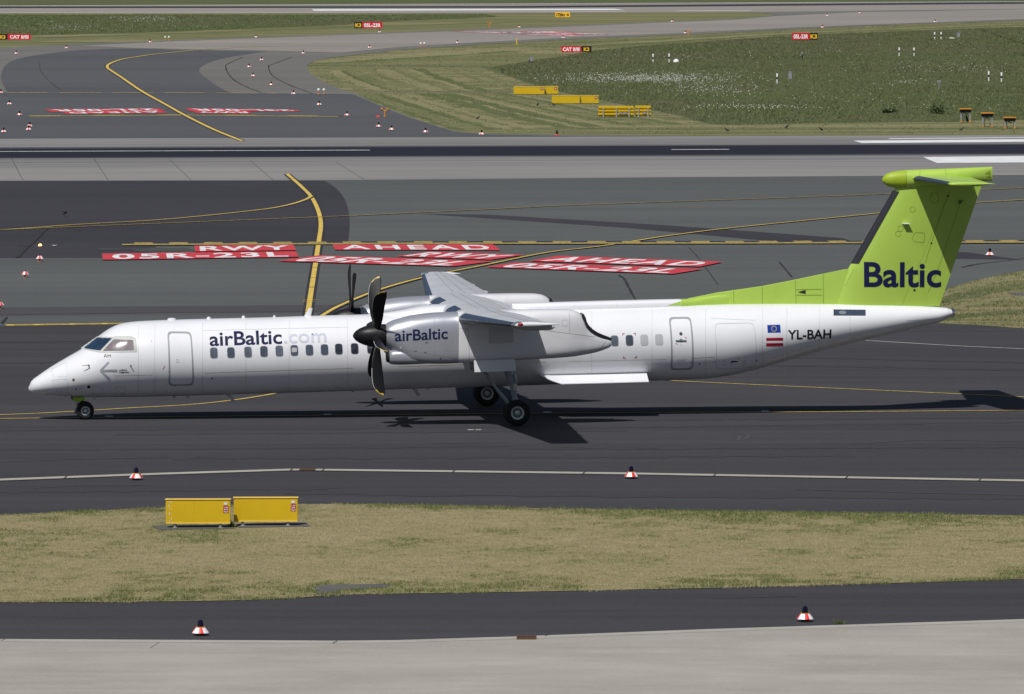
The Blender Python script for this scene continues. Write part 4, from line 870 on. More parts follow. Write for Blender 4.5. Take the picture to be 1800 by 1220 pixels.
# fairing of the wing on the fuselage roof, and the roof spine
K = []
for x, y, w in ((640, 553, .10), (670, 550, .32), (700, 546, .5), (722, 541.5, .6), (742, 537.5, .66)):
    u, z = PL(x, y, 0); K.append((u, z, float(np.interp(u, fus.u, fus.q[:, 0])) - .35, w, 2.3))
for u, z, w in ((-2.1, 3.80, .7), (-1.6, 3.80, .74), (-.6, 3.78, .74), (.2, 3.68, .7), (.9, 3.64, .6), (1.6, 3.60, .5), (2.4, 3.56, .36)):
    K.append((u, z, float(np.interp(u, fus.u, fus.q[:, 0])) - .35, w, 2.3))
K = [k for i, k in enumerate(sorted(K)) if i == 0 or k[0] - sorted(K)[i - 1][0] > .08]
MB().loft(Body(K, n=40).rings()).build('wing_root_fairing', ['white'], plane)
K = []
for x, y, w in ((900, 534, .05), (930, 532.5, .3), (1000, 530.2, .36), (1100, 527.6, .36), (1180, 525.8, .32), (1215, 525.2, .22), (1240, 521.5, .14), (1275, 518, .08), (1300, 522, .03)):
    u, z = PL(x, y, 0); K.append((u, z, float(np.interp(u, fus.u, fus.q[:, 0])) - .22, w, 3.0))
spine = Body(K, n=32); ulime = PL(1194, 530, 0)[0]; sp_o = MB().loft(spine.rings(), True, lambda i, j: 1 if spine.u[i] >= ulime else 0).build('roof_spine', ['white', 'lime'], plane)
drape(spine, [[spine.at(*p) for p in ((1173, 536.8), (1197, 529.5), (1197, 537))]], 'lime', 'lime_paint_edge', sp_o, .005)
for x in (1010, 1085): drape(spine, strip([spine.at(x, y) for y in (531, 535, 539)], .012), 'seam', 'panel_seam', sp_o, .004)
# side fairing behind the wing root
for s in (1, -1):
    bd = Body([(-1.9, 3.55, 3.2, .02, 2), (-1.2, 3.66, 2.95, .25, 2.4), (0.2, 3.66, 2.95, .32, 2.5), (1.2, 3.56, 3.0, .26, 2.4), (2.6, 3.38, 3.1, .04, 2)], s * 1.02, .15, 32)
    MB().loft(bd.rings()).build('wing_side_fairing', ['white'], plane)

# ---- nacelles, propellers, main gear: traced on the port side, mirrored to starboard
npts = [(676, 572, 608, .36, 2.0, 2.0), (682, 567, 613, .42, 2.0, 2.0), (692, 562.5, 620, .48, 2.1, 2.3), (706, 558.5, 629, .53, 2.2, 3.0), (724, 554, 636.5, .56, 2.3, 4.4), (768, 549.2, 638.8, .58, 2.6, 5), (803, 547.8, 637.8, .59, 3.0, 5), (806, 547.6, 637.6, .595, 3.2, 5), (850, 546, 636, .60, 4, 5), (920, 544.2, 631.3, .60, 4, 5), (960, 543.6, 629.7, .58, 4, 4.6), (995, 543.8, 627.5, .54, 3.6, 4), (1008, 545.5, 626.2, .50, 3.4, 3.8), (1022, 553, 624.2, .44, 3, 3.4), (1028, 566, 623.2, .41, 3, 3.2), (1034, 575, 622.2, .38, 3, 3), (1046, 584.5, 619.6, .31, 2.8, 2.8), (1060, 591, 615.4, .22, 2.6, 2.6), (1070, 595, 611.3, .15, 2.4, 2.4), (1074, 597, 608.5, .10, 2.2, 2.2)]
HUBU, HUBZ = PL(662, 590, 4.4)
def nacelle(s):
    K = []
    for x, a, b_, w, e, e2 in npts:
        u, z1 = PL(x, a, 4.4); _, z2 = PL(x, b_, 4.4); K.append((u, z1, z2, w, e, e2))
    nb = Body(K, s * 4.4, 0.12, 56); ucut = PL(804.5, 590, 4.4)[0]
    n_o = MB().loft(nb.rings(), True, lambda i, j: 0 if nb.u[min(i + 1, len(nb.u) - 1)] <= ucut + .001 else 1).build('engine_nacelle', ['silver', 'nacwhite'], plane, 40)
    K = []
    for x, a, b_, w, e in ((683, 616, 637.5, .37, 2.6), (686, 614, 639.8, .42, 2.7), (694, 612.5, 640.8, .46, 2.8), (710, 612, 640.8, .49, 2.9), (728, 613, 640, .49, 3.0), (750, 617, 638.8, .44, 3.0), (768, 622, 637, .3, 2.6)):
        u, z1 = PL(x, a, 4.4); _, z2 = PL(x, b_, 4.4); K.append((u, z1, z2, w, e))
    cb = Body(K, s * 4.4, 0.1, 40); MB().loft(cb.rings()).build('intake_scoop', ['silver'], n_o, 40)
    K = []
    for x, a, b_, w in ((679.5, 617.5, 636, .33), (682.5, 616, 637.4, .365), (687, 615.4, 638.6, .39)):
        u, z1 = PL(x, a, 4.4); _, z2 = PL(x, b_, 4.4); K.append((u, z1, z2, w, 2.5))
    MB().loft(Body(K, s * 4.4, 0.05, 32).rings()).build('intake_mouth', ['dark'], n_o)
    # exhaust: dark trim along the rear cut-out
    tr = [(1022, 552.3), (1025.5, 559), (1027.5, 566), (1031, 572), (1038, 579), (1048, 585.5), (1060, 590.7), (1074, 596)]; b = MB(); rings = []
    for x, y in tr:
        u, z = PL(x, y, 4.4); w = float(np.interp(u, nb.u, nb.q[:, 2])) * .92 + .015; rings.append([L(u - .035, s * 4.4 - w, z - .05), L(u + .03, s * 4.4 - w, z + .03), L(u + .03, s * 4.4 + w, z + .03), L(u - .035, s * 4.4 + w, z - .05)])
    b.loft(rings).build('exhaust_trim', ['soot'], n_o, 0)
    # panel seams and lettering on both sides of each cowl
    for sd in ((1, -1) if s > 0 else (1,)):
        if sd > 0:
            for pts in ([(762, 551), (763, 626)], [(713, 615), (803, 630)], [(804.5, 549), (805.2, 634)], [(823, 575), (824.5, 635)], [(806, 577), (824, 577)], [(1000, 552), (1001.5, 585)], [(940, 578), (1046, 592)], [(1046, 620), (1068, 596)]):
                drape(nb, strip([nb.at(*(p if s > 0 else (p[0] - 54, p[1] - 28)), sd) for p in pts] if s > 0 else [nb.at(*(p), sd) for p in pts], .012), 'seam_dark', 'panel_seam', n_o, .004, sd)
    if s > 0:
        drape(nb, ringpoly(rounded([nb.at(*p) for p in ((843.5, 596), (851.5, 596), (851.5, 588), (843.5, 588))], .03), .014), 'seam', 'access_panel', n_o, .005)
        drape(nb, ringpoly(rounded([nb.at(*p) for p in ((988, 573), (998, 573), (998, 562), (988, 562))], .02), .014), 'seam', 'access_panel', n_o, .005)
        drape(nb, [[nb.at(*p) for p in ((859, 604), (903, 603), (902, 574), (859, 574))]], 'wingpaint', 'repair_patch', n_o, .004)
        lettering(nb, 'airBaltic', (694, 599.6), (787, 595.2), 0.375, 'navy', 'airline_lettering', n_o, 0.016)
        for x, y, r in ((774.5, 630, .026),):
            c = nb.at(x, y); drape(nb, [[(c[0] + r * math.cos(t), c[1] + r * math.sin(t)) for t in np.linspace(0, 6.28, 14)[:-1]]], 'dark', 'drain_port', n_o, 0.007, dz=.02)
        vent = []
        for k in range(6):
            c = nb.at(784.5 + k * 2.6, 612.5 + k * .2); vent.append([(c[0], c[1] - .06 - .004 * k), (c[0] + .022, c[1] - .06 - .004 * k), (c[0] + .022, c[1] + .05), (c[0], c[1] + .05)])
        drape(nb, vent, 'seam_dark', 'vent_grille', n_o, .006)
        c = nb.at(704, 611.5); drape(nb, [[(c[0] - .03, c[1] - .03), (c[0] + .04, c[1] - .03), (c[0] + .04, c[1] + .04), (c[0] - .03, c[1] + .04)]], 'palegrey', 'warning_placard', n_o, .006)
        tk = []
        for a, b_ in (((728, 617), (733, 617.4)), ((745, 619), (750, 620)), ((747, 602.5), (753, 602))): tk += strip([nb.at(*a), nb.at(*b_)], .025)
        drape_each(nb, tk, 'rust', 'service_mark', n_o, .006)
    else:
        lettering(nb, 'airBaltic', (688, 569.8), (752, 566.5), 0.36, 'navy', 'airline_lettering', n_o, 0.016)
    # propeller
    pr = link('propeller', None, plane); pr.location = L(HUBU, s * 4.4, HUBZ)
    prof = [(0.004, -.80), (.07, -.775), (.16, -.70), (.24, -.58), (.31, -.42), (.355, -.24), (.375, -.06), (.385, .12), (.385, .29), (.36, .31)]
    MB().lathe(prof, (0, 0, 0), 'x', 40).build('spinner', ['prop'], pr, 40)
    st = [(.30, .105, .10, 38, 0), (.42, .12, .075, 45, 0), (.6, .16, .05, 53, -.012), (.85, .195, .036, 60, -.025), (1.15, .21, .026, 66, -.03), (1.45, .215, .02, 71, -.02), (1.66, .208, .016, 73, .0), (1.78, .195, .013, 75, .022), (1.87, .172, .012, 76, .050), (1.94, .14, .010, 77, .085), (1.99, .105, .008, 77, .115), (2.03, .065, .006, 78, .145), (2.052, .022, .004, 78, .175)]
    for k in range(6):
        th = R((-20 if s > 0 else -27) + 60 * k); rv = np.array([0, -math.sin(th), math.cos(th)]); tv = np.array([0, -math.cos(th), -math.sin(th)]); rings = []
        for r, c_, t_, be, sw in [(q[0], q[1], q[2], q[3] - (0 if s > 0 else 64), q[4]) for q in st]:
            cd = np.array([1.0, 0, 0]) * math.sin(R(be)) + tv * math.cos(R(be)); nd = np.cross(cd, rv); ring = []
            for j in range(16):
                a = 2 * math.pi * j / 16; ring.append(tuple(rv * r + cd * (sw + c_ * math.cos(a)) + nd * t_ * math.sin(a)))
            rings.append(ring)
        def mi(i, j):
            if s < 0: return 0
            if st[i][0] >= 1.98 and 3 <= j <= 12: return 1
            if st[i][0] >= 1.85 and 6 <= j <= 9: return 1
            if 1.15 <= st[i][0] and 7 <= j <= 8: return 2
            return 0
        MB().loft(rings, True, mi).build('blade', ['prop', 'prop_tip', 'prop_edge'], pr, 50)
    # main gear
    lg = link('main_landing_gear', None, plane); lg.location = L(0, s * 4.4, 0)
    p0, p1 = PL(892, 650, 4.4), PL(904, 706, 4.4); q = lambda p, v=0: L(p[0], v, p[1])
    b = MB(); b.tube(q(PL(890, 640, 4.4)), q(PL(898, 671, 4.4)), .135, .12, 16); b.tube(q(PL(898, 671, 4.4)), q(PL(899.5, 677, 4.4)), .12, .10, 16); b.tube(q(PL(899, 675, 4.4)), q(PL(905, 704, 4.4)), .075, .075, 14); b.tube(q(PL(904, 700, 4.4)), q(PL(906.5, 708, 4.4)), .10, .11, 14)
    b.tube(L(.04, -.22, .44), L(.04, .22, .44), .075, .075, 12); b.tube(q(PL(905, 705, 4.4)), L(.04, 0, .44), .10, .10, 12)
    b.build('strut', ['gear'], lg)
    b = MB(); b.tube(q(PL(902, 658, 4.4), .0), q(PL(906, 672, 4.4), .0), .07, .07, 8); b.tube(q(PL(908, 671, 4.4)), q(PL(906, 690, 4.4)), .03, .03, 8); b.tube(q(PL(906, 690, 4.4)), q(PL(909, 707, 4.4)), .03, .03, 8); b.build('torque_link', ['gear'], lg)
    b = MB(); c = PL(905, 680, 4.4); b.box(L(c[0], .06, c[1]), (.12, .04, .22), 0); b.box(L(c[0], .085, c[1] - .0), (.09, .01, .05), 1); b.build('placard_plate', ['wingpaint', 'yellow'], lg)
    b = MB(); b.tube(q(PL(851, 652, 4.4)), q(PL(866, 675, 4.4)), .055, .065, 12); b.tube(q(PL(866, 675, 4.4)), q(PL(880, 693, 4.4)), .05, .05, 12); b.tube(q(PL(879, 691, 4.4)), q(PL(894, 709, 4.4)), .062, .06, 12); b.tube(q(PL(894, 708, 4.4)), L(.0, 0, .50), .06, .06, 8); b.build('drag_brace', ['gear'], lg)
    for sd in (1, -1):
        v = .56 * sd; P = [PL(832.5, 633.5, 4.9), PL(904.8, 631, 4.9), PL(906.3, 651.5, 4.9), PL(833.5, 654, 4.9)]
        b = MB(); b.loft([[L(p[0], v + sd * (.0 if i < 2 else .05), p[1]) for i, p in enumerate(P)], [L(p[0], v + sd * (.03 if i < 2 else .08), p[1]) for i, p in enumerate(P)]]); b.build('gear_door', ['nacwhite'], lg, 0, .006)
    P = [PL(827.5, 637, 4.4), PL(832, 637, 4.4), PL(832, 652, 4.4), PL(829.5, 652, 4.4)]
    MB().loft([[L(p[0], -.45, p[1]) for p in P], [L(p[0], .45, p[1]) for p in P]]).build('front_gear_door', ['gear_dark'], lg, 0)
    for dv in (.22, -.22):
        wheel('main_wheel', (.04, s * 4.4 + dv, .44), .44, .15, .225, 14)
    return n_o
def wheel(name, c, r, hw, rr, spokes):
    w = link(name, None, plane); w.location = L(*c)
    prof = [(rr, -hw * .72), (rr * 1.06, -hw * .9), (r * .72, -hw), (r * .90, -hw * .86), (r * .975, -hw * .6), (r, -hw * .25), (r, hw * .25), (r * .975, hw * .6), (r * .90, hw * .86), (r * .72, hw), (rr * 1.06, hw * .9), (rr, hw * .72)]
    MB().lathe(prof, (0, 0, 0), 'y', 40, caps=False).build('tyre', ['tyre'], w, 40)
    b = MB()
    for sd in (1, -1):
        b.lathe([(rr * 1.01, -sd * hw * .70), (rr * .98, -sd * hw * .80), (rr * .74, -sd * hw * .76), (rr * .72, -sd * hw * .55)], (0, 0, 0), 'y', 32, 0, False)
        b.lathe([(rr * .74, -sd * hw * .5), (.001, -sd * hw * .5)], (0, 0, 0), 'y', 24, 1, False)
        b.lathe([(rr * .36, -sd * hw * .5), (rr * .34, -sd * hw * .72), (rr * .2, -sd * hw * .80), (.001, -sd * hw * .82)], (0, 0, 0), 'y', 20, 0, False)
        for k in range(spokes):
            a = 2 * math.pi * k / spokes; d = lambda rad, off, y: (rad * math.cos(a + off), -sd * hw * y, rad * math.sin(a + off))
            o1, o2 = .32 / spokes * 2.6, .32 / spokes * 2
            b.add([d(rr * .33, -o1 * 1.3, .68), d(rr * .33, o1 * 1.3, .68), d(rr * .76, o2, .68), d(rr * .76, -o2, .68)], [(0, 1, 2, 3)], 0)
    b.build('rim', ['rim', 'dark'], w, 35)
for s in (1, -1): nacelle(s)

# nose gear
ng = link('nose_landing_gear', None, plane)
nu = PL(150, 722, .2)[0]; NL = lambda x, y, v: L(*(lambda p: (p[0], v, p[1]))(PL(x, y, v)))
b = MB(); b.tube(NL(140, 694, 0), NL(146, 714, 0), .09, .07, 12); b.tube(NL(145, 710, 0), L(nu, 0, .30), .06, .06, 10); b.tube(L(nu, -.2, .297), L(nu, .2, .297), .05, .05, 10); b.build('strut', ['gear_dark'], ng)
b = MB(); b.tube(NL(139, 708, .05), NL(132, 724, .05), .05, .03, 8); b.tube(NL(132, 724, .05), NL(142, 722, .05), .045, .05, 8); b.tube(NL(131, 724.5, .05), NL(137, 727, .05), .05, .02, 8); b.build('torque_link', ['gear'], ng)
MB().lathe([(.05, -.05), (.065, .0), (.06, .03), (.02, .05)], NL(134.5, 708, .12), 'x', 12).build('taxi_light', ['landing_lamp'], ng)
P = [PL(127.5, 698.3, .35), PL(150, 698.6, .35), PL(149.6, 703.6, .35), PL(143, 704, .35), PL(142.6, 706, .35), PL(128.6, 705.2, .35)]
for sd in (1, -1): MB().loft([[L(p[0], sd * .34, p[1]) for p in P], [L(p[0], sd * .37, p[1]) for p in P]]).build('gear_door', ['lime_dark'], ng, 0)
b = MB(); b.box(L(PL(126.8, 700, .3)[0], 0, PL(126.8, 700.5, .3)[1]), (.04, .6, .07)); b.build('front_gear_door', ['gear_dark'], ng)
for dv in (.2, -.2): wheel('nose_wheel', (nu, dv, .297), .297, .10, .155, 9)

# strake along the lower side behind the main gear
for s in (1, -1):
    top = [(951.5, 660.7), (1050, 658.8), (1139, 656.5)]; bot = [(983, 675), (1060, 673.2), (1140.5, 671)]
    A_, B_ = [], []
    for t in np.linspace(0, 1, 12):
        xt = 951.5 + (1139 - 951.5) * t; yt = float(np.interp(xt, [p[0] for p in top], [p[1] for p in top])); u, z = PL(xt, yt, 1.28); A_.append((u, fus.surf(u, z) - .03, z))
        xb = 953 + (1140.5 - 953) * t; yb = 661.4 + (675 - 661.4) * min(1, (xb - 953) / 30) if xb < 983 else float(np.interp(xb, [p[0] for p in bot], [p[1] for p in bot])); wv = 1.33 + .34 * min(1, (xb - 951) / 32); u, z = PL(xb, yb, wv); B_.append((u, wv, z))
    b = MB(); b.loft([[L(p[0], s * p[1], p[2] + .015) for p in (a,)] + [L(q[0], s * q[1], q[2] + .012), L(q[0], s * q[1], q[2] - .012), L(a[0], s * a[1], a[2] - .02)] for a, q in zip(A_, B_)]); b.build('ventral_strake', ['white'], plane, 30)

# ---- fin, rudder, tailplane
def fin_le(z): return float(np.interp(z, FZ, FL))
def fin_te(z): return float(np.interp(z, FZ, FT))
a0, a1 = PL(1454.6, 535, 0), PL(1572, 332, 0); b0, b1 = PL(1650, 541.5, 0), PL(1727, 322, 0)
FZ = [a0[1] - .25, a1[1] + .15]
ext = lambda p, q, z: p[0] + (q[0] - p[0]) * (z - p[1]) / (q[1] - p[1])
FL = [ext(a0, a1, z) for z in FZ]; FT = [ext(b0, b1, z) for z in FZ]
class Fin:
    def half(s, u, z):
        le, te = fin_le(z), fin_te(z); x = min(max((u - le) / (te - le), 0), 1); t = 0.115
        return max(0, 5 * t * (te - le) * (0.2969 * math.sqrt(x) - 0.126 * x - 0.3516 * x ** 2 + 0.2843 * x ** 3 - 0.1036 * x ** 4))
    def surf(s, u, z, side=1): return side * s.half(u, z)
    def at(s, x, y, side=1):
        v = .12
        for _ in range(8): u, z = PL(x, y, v); v = s.half(u, z)
        return u, z
fin = Fin()
def fin_ring(z, x0, x1, n=20):
    le, te = fin_le(z), fin_te(z); xs = x0 + (x1 - x0) * (1 - np.cos(np.linspace(0, math.pi, n))) / 2; us_ = [le + (te - le) * x for x in xs]
    return [L(u, fin.half(u, z), z) for u in us_] + [L(u, -fin.half(u, z), z) for u in us_[::-1][1 if x1 >= 1 else 0: -1 if x0 <= 0 else None]]
zs = np.linspace(FZ[0], FZ[1], 12)
fin_o = MB().loft([fin_ring(z, 0, .655) for z in zs]).build('tail_fin', ['lime'], plane, 35)
MB().loft([fin_ring(z, .657, 1) for z in np.linspace(PL(1650, 538, 0)[1], FZ[1], 12)]).build('rudder', ['lime'], plane, 35)
class FinFlat(Fin): pass
zz = np.linspace(PL(1491, 463, 0)[1], PL(1571, 336, 0)[1], 14); rings = []
for z in zz:
    le, te = fin_le(z), fin_te(z); xs_ = [(1 - math.cos(math.pi * q / 24)) / 2 for q in range(1, 5)]; rings.append([L(le + (te - le) * x, sg * (fin.half(le + (te - le) * x, z) + .014), z) for sg, x in [(-1, x) for x in xs_[::-1] ]] + [L(le - .02, 0, z)] + [L(le + (te - le) * x, fin.half(le + (te - le) * x, z) + .014, z) for x in xs_])
MB().loft(rings, False, 0, False).build('deicing_boot', ['boot_black'], fin_o, 60)
lettering(fin, 'Baltic', (1518.8, 503), (1654, 503.2), 0.86, 'navy', 'tail_lettering', plane, 0.02, off=.012)
for P in ([(1637, 340), (1648, 338), (1651, 352), (1644, 358), (1633, 352)], [(1608, 408), (1626, 409), (1625, 427), (1606, 425), (1603, 420)]):
    drape(fin, ringpoly(rounded([fin.at(*p) for p in P], .08), .016), 'seam_lime', 'access_panel_seam', fin_o, .005)
for x, y, r in ((1583, 402, .1), (1579, 411, .1), (1604.5, 368, .1)):
    c = fin.at(x, y); drape(fin, ringpoly([(c[0] + r * math.cos(t), c[1] + r * math.sin(t)) for t in np.linspace(0, 6.28, 16)[:-1]], .014), 'seam_lime', 'access_panel_seam', fin_o, .005)
drape(fin, ringpoly([fin.at(*p) for p in ((1476, 498), (1491, 473), (1501, 474), (1487, 501))], .014), 'seam_lime', 'access_panel_seam', fin_o, .005)
drape(fin, strip([fin.at(*p) for p in ((1666, 344), (1637, 427), (1626, 463))], .014), 'seam_lime', 'hinge_seam', fin_o, .005)
drape(fin, strip([fin.at(*p) for p in ((1690, 350), (1650, 470), (1631, 515))], .014), 'seam_lime', 'hinge_seam', fin_o, .005)
for x, y, r in ((1666.5, 344.3, .035), (1637, 427.3, .03), (1607.3, 510, .04)):
    c = fin.at(x, y); drape(fin, [[(c[0] + r * math.cos(t), c[1] + r * math.sin(t)) for t in np.linspace(0, 6.28, 14)[:-1]]], 'dark', 'hinge_port', fin_o, 0.009, dz=.02)
c = fin.at(1591, 392.5); v = fin.half(*c)
b = MB(); b.loft([[L(c[0] - .12, v - .02, c[1] + .01), L(c[0] + .10, v - .02, c[1] + .01), L(c[0] + .10, v - .02, c[1] - .015), L(c[0] - .12, v - .02, c[1] - .015)], [L(c[0] - .06, v + .17, c[1] + .0), L(c[0] + .16, v + .17, c[1] + .0), L(c[0] + .16, v + .17, c[1] - .02), L(c[0] - .06, v + .17, c[1] - .02)]]); b.build('fin_antenna', ['white'], fin_o, 0)
c = fin.at(1688, 353); v = fin.half(*c); b = MB(); b.box(L(c[0], v + .03, c[1]), (.16, .08, .03)); b.box(L(c[0] - .02, v + .05, c[1] - .06), (.08, .03, .05)); b.build('rudder_fitting', ['gear_dark'], fin_o)
# dorsal fin
dl = [(1176, 534.5), (1212, 524.0), (1262, 514), (1340, 502.8), (1400, 491), (1452, 480), (1483, 473.5)]
rings = []
for x, y in dl:
    u, z = PL(x, y, 0); zb_ = float(np.interp(u, fus.u, fus.q[:, 0])) - .12; w = .03 + .10 * (x - 1174) / 310
    rings.append([L(u, -w * 1.3, zb_), L(u, -w, zb_ + (z - zb_) * .5), L(u, -w * .45, z - .015), L(u, 0, z), L(u, w * .45, z - .015), L(u, w, zb_ + (z - zb_) * .5), L(u, w * 1.3, zb_)])
u, z = PL(1515, 470, 0); zb_ = float(np.interp(u, fus.u, fus.q[:, 0])) - .12; w = .15
rings.append([L(u, -w * 1.3, zb_), L(u, -w, zb_ + (z - zb_) * .5), L(u, -w * .4, z - .02), L(u, 0, z), L(u, w * .4, z - .02), L(u, w, zb_ + (z - zb_) * .5), L(u, w * 1.3, zb_)])
dorsal = MB().loft(rings).build('dorsal_fin', ['lime'], plane, 30)
class Dors:
    def surf(s, u, z, side=1):
        x = 1174 + (u - PL(1174, 536, 0)[0]) * 51.3; w = .03 + .10 * (x - 1174) / 310; zb_ = float(np.interp(u, fus.u, fus.q[:, 0])) - .12
        zt_ = float(np.interp(x, [p[0] for p in dl], [PL(*p, 0)[1] for p in dl])); t = (z - zb_) / max(zt_ - zb_, .05)
        return side * (w * (1.3 - .6 * t) if t < .5 else w * (1 - 1.1 * (t - .5)))
    def at(s, x, y, side=1): return PL(x, y, .1)
dr = Dors()
for pts in ([(1447, 481), (1447, 533)], [(1398, 492), (1399, 533)], [(1399, 509), (1444, 508)], [(1399, 518.7), (1444, 518.5)], [(1290, 511), (1290, 534)], [(1340, 503.5), (1340, 534)]):
    drape(dr, strip([dr.at(*p) for p in pts], .014), 'seam_lime', 'panel_seam', dorsal, .012)
drape(dr, [[dr.at(*p) for p in ((1402, 513.5), (1416, 509.8), (1416, 516.2))]], 'dark', 'air_inlet', dorsal, .016)
# bullet fairing on top of the fin and the tailplane
bk = [(1551, 314, 319, .06), (1553.5, 310, 322, .12), (1559, 305.3, 326.2, .2), (1570, 301.6, 329.6, .26), (1592, 299, 331, .3), (1604, 298.3, 330.6, .31), (1640, 297, 327.5, .31), (1680, 295.6, 323.5, .26), (1720, 294, 320, .17), (1744, 293.2, 318, .06)]
K = [(PL(x, a, 0)[0], PL(x, a, 0)[1], PL(x, b_, 0)[1], w, 2.2) for x, a, b_, w in bk]
bul = Body(K, 0, .1, 40); ud = PL(1592, 310, 0)[0]
bf = MB().loft(bul.rings(), True, lambda i, j: 1 if bul.u[min(i + 1, len(bul.u) - 1)] <= ud + .001 else 0).build('bullet_fairing', ['lime', 'lime_dome'], plane, 40)
for pts in ([(1592.5, 301), (1592.5, 329)], [(1662, 298), (1662, 316)], [(1617, 299.5), (1616, 312)]):
    drape(bul, strip([bul.at(*p) for p in pts], .014), 'seam_lime', 'panel_seam', bf, .004)
drape_each(bul, [[bul.at(*p) for p in ((1741, 298.5), (1741, 307), (1731, 305.5))], [bul.at(*p) for p in ((1742, 308), (1742, 314), (1733, 310.5))]], 'seam_lime', 'tail_notch', bf, .006)
tl = PL(1671, 323.6, 4.6); tt = PL(1747, 322.6, 4.6); r0 = PL(1597, 312.4, 0)
def tp_def(v):
    t = abs(v) / 4.64; return (r0[0] + .05 + (tl[0] - r0[0] - .05) * t, tt[0] + .08 - .14 * t, r0[1] + (tl[1] - .01 - r0[1]) * t)
def tring(v, sc=1.0):
    le, te, z = tp_def(v); ch = te - le; return [L(le + ch * (.5 + (x - .5) * sc), v, z + ch * y * sc) for x, y in naca(16, .115, 0.0)]
vs2 = [-4.64, -4.58, -3, -1.5, 0, 1.5, 3, 4.58, 4.64]
tp = MB().loft([tring(v, .9 if abs(v) > 4.6 else 1) for v in vs2]).build('tailplane', ['lime'], plane, 35)
for s in (1, -1):
    rings = []
    for v in np.linspace(.45, 4.3, 8):
        le, te, z = tp_def(v); ch = te - le; N = naca(40, .115, 0.0); up = N[:40][::-1]; lo = [N[0]] + N[40:][::-1]
        rings.append([L(le + ch * x - (.006 if x < .01 else 0), s * v, z + ch * y + math.copysign(.006, y)) for x, y in [p for p in lo if p[0] <= .10] + [p for p in up if 0 < p[0] <= .10]])
    mn = min(len(r) for r in rings); MB().loft([r[:mn] for r in rings], False, 0, False).build('deicing_boot', ['boot'], tp, 60)
    le, te, z = tp_def(4.62)
    bd = Body([(le - .03, z + .005, z - .005, .01, 2), (le + .06, z + .05, z - .05, .05, 2), (le + .45, z + .085, z - .075, .08, 2), (te - .2, z + .05, z - .03, .06, 2), (te + .02, z + .02, z - .01, .03, 2), (te + .1, z + .01, z, .008, 2)], s * 4.64, .08, 16)
    MB().loft(bd.rings()).build('tailplane_tip', ['lime'], tp)
    for v in (4.4, 3.6): le, te, z = tp_def(v); MB().tube(L(te - .02, s * v, z), L(te + .14, s * v, z), .006, .003, 5).build('static_wick', ['gear_dark'], tp)
# ================================================================== airfield furniture
def light_proto():
    t = thing('edge_light', 'x', 'edge light')
    MB().lathe([(.105, 0), (.105, .025), (.07, .035), (.06, .10)], n=20).build('base', ['rust'], t)
    b = MB(); n = 8
    for k in range(n):
        a0_ = 2 * math.pi * (k // 2) / (n / 2) + (.25 if k % 2 == 0 else .25 + .95); a1_ = a0_ + (.95 if k % 2 == 0 else 2 * math.pi / (n / 2) - .95)
        arc = lambda r, z: [(r * math.cos(a0_ + (a1_ - a0_) * q / 5), r * math.sin(a0_ + (a1_ - a0_) * q / 5), z) for q in range(6)]
        p = [arc(.115, .178), arc(.205, .062), arc(.212, .048), arc(.20, .045), arc(.108, .165)]
        b.loft(p, False, k % 2, False)
    b.build('skirt', ['skirt_white', 'skirt_red'], t, 25)
    MB().lathe([(.118, .170), (.118, .188), (.07, .192)], n=24).build('collar', ['orange'], t)
    MB().lathe([(.076, .185), (.070, .22), (.066, .29), (.062, .325), (.048, .35), (.024, .364), (.001, .367)], n=20).build('lamp', ['lens_blue'], t)
    return t
def shade_proto():
    t = thing('edge_light', 'x', 'edge light')
    MB().lathe([(.12, 0), (.12, .012), (.10, .02)], n=20).build('base', ['orange'], t)
    MB().lathe([(.04, .015), (.03, .06), (.03, .15)], n=12).build('stem', ['gear_dark'], t)
    b = MB()
    for k in range(8):
        a0_, a1_ = 2 * math.pi * k / 8 + .1, 2 * math.pi * (k + 1) / 8 + .1
        arc = lambda r, z: [(r * math.cos(a0_ + (a1_ - a0_) * q / 5), r * math.sin(a0_ + (a1_ - a0_) * q / 5), z) for q in range(6)]
        b.loft([arc(.001, .285), arc(.085, .28), arc(.185, .15), arc(.175, .145)], False, k % 2, False)
    b.build('skirt', ['skirt_white', 'skirt_red'], t, 25)
    MB().lathe([(.03, .28), (.025, .32), (.001, .33)], n=12).build('lamp', ['lens_blue'], t)
    return t
LP, SP = light_proto(), shade_proto(); used = set()
def place(proto, x, y, label, group, rz=None, z=0.0, scale=1.0):
    o = proto if proto.name not in used else copy_tree(proto); used.add(proto.name)
    o.location = G(x, y, z); o.rotation_euler = (0, 0, random.uniform(0, 6.28) if rz is None else rz); o.scale = (scale,) * 3
    o['label'] = label; o['group'] = group; return o
LG = 'edge lights along the pavement'
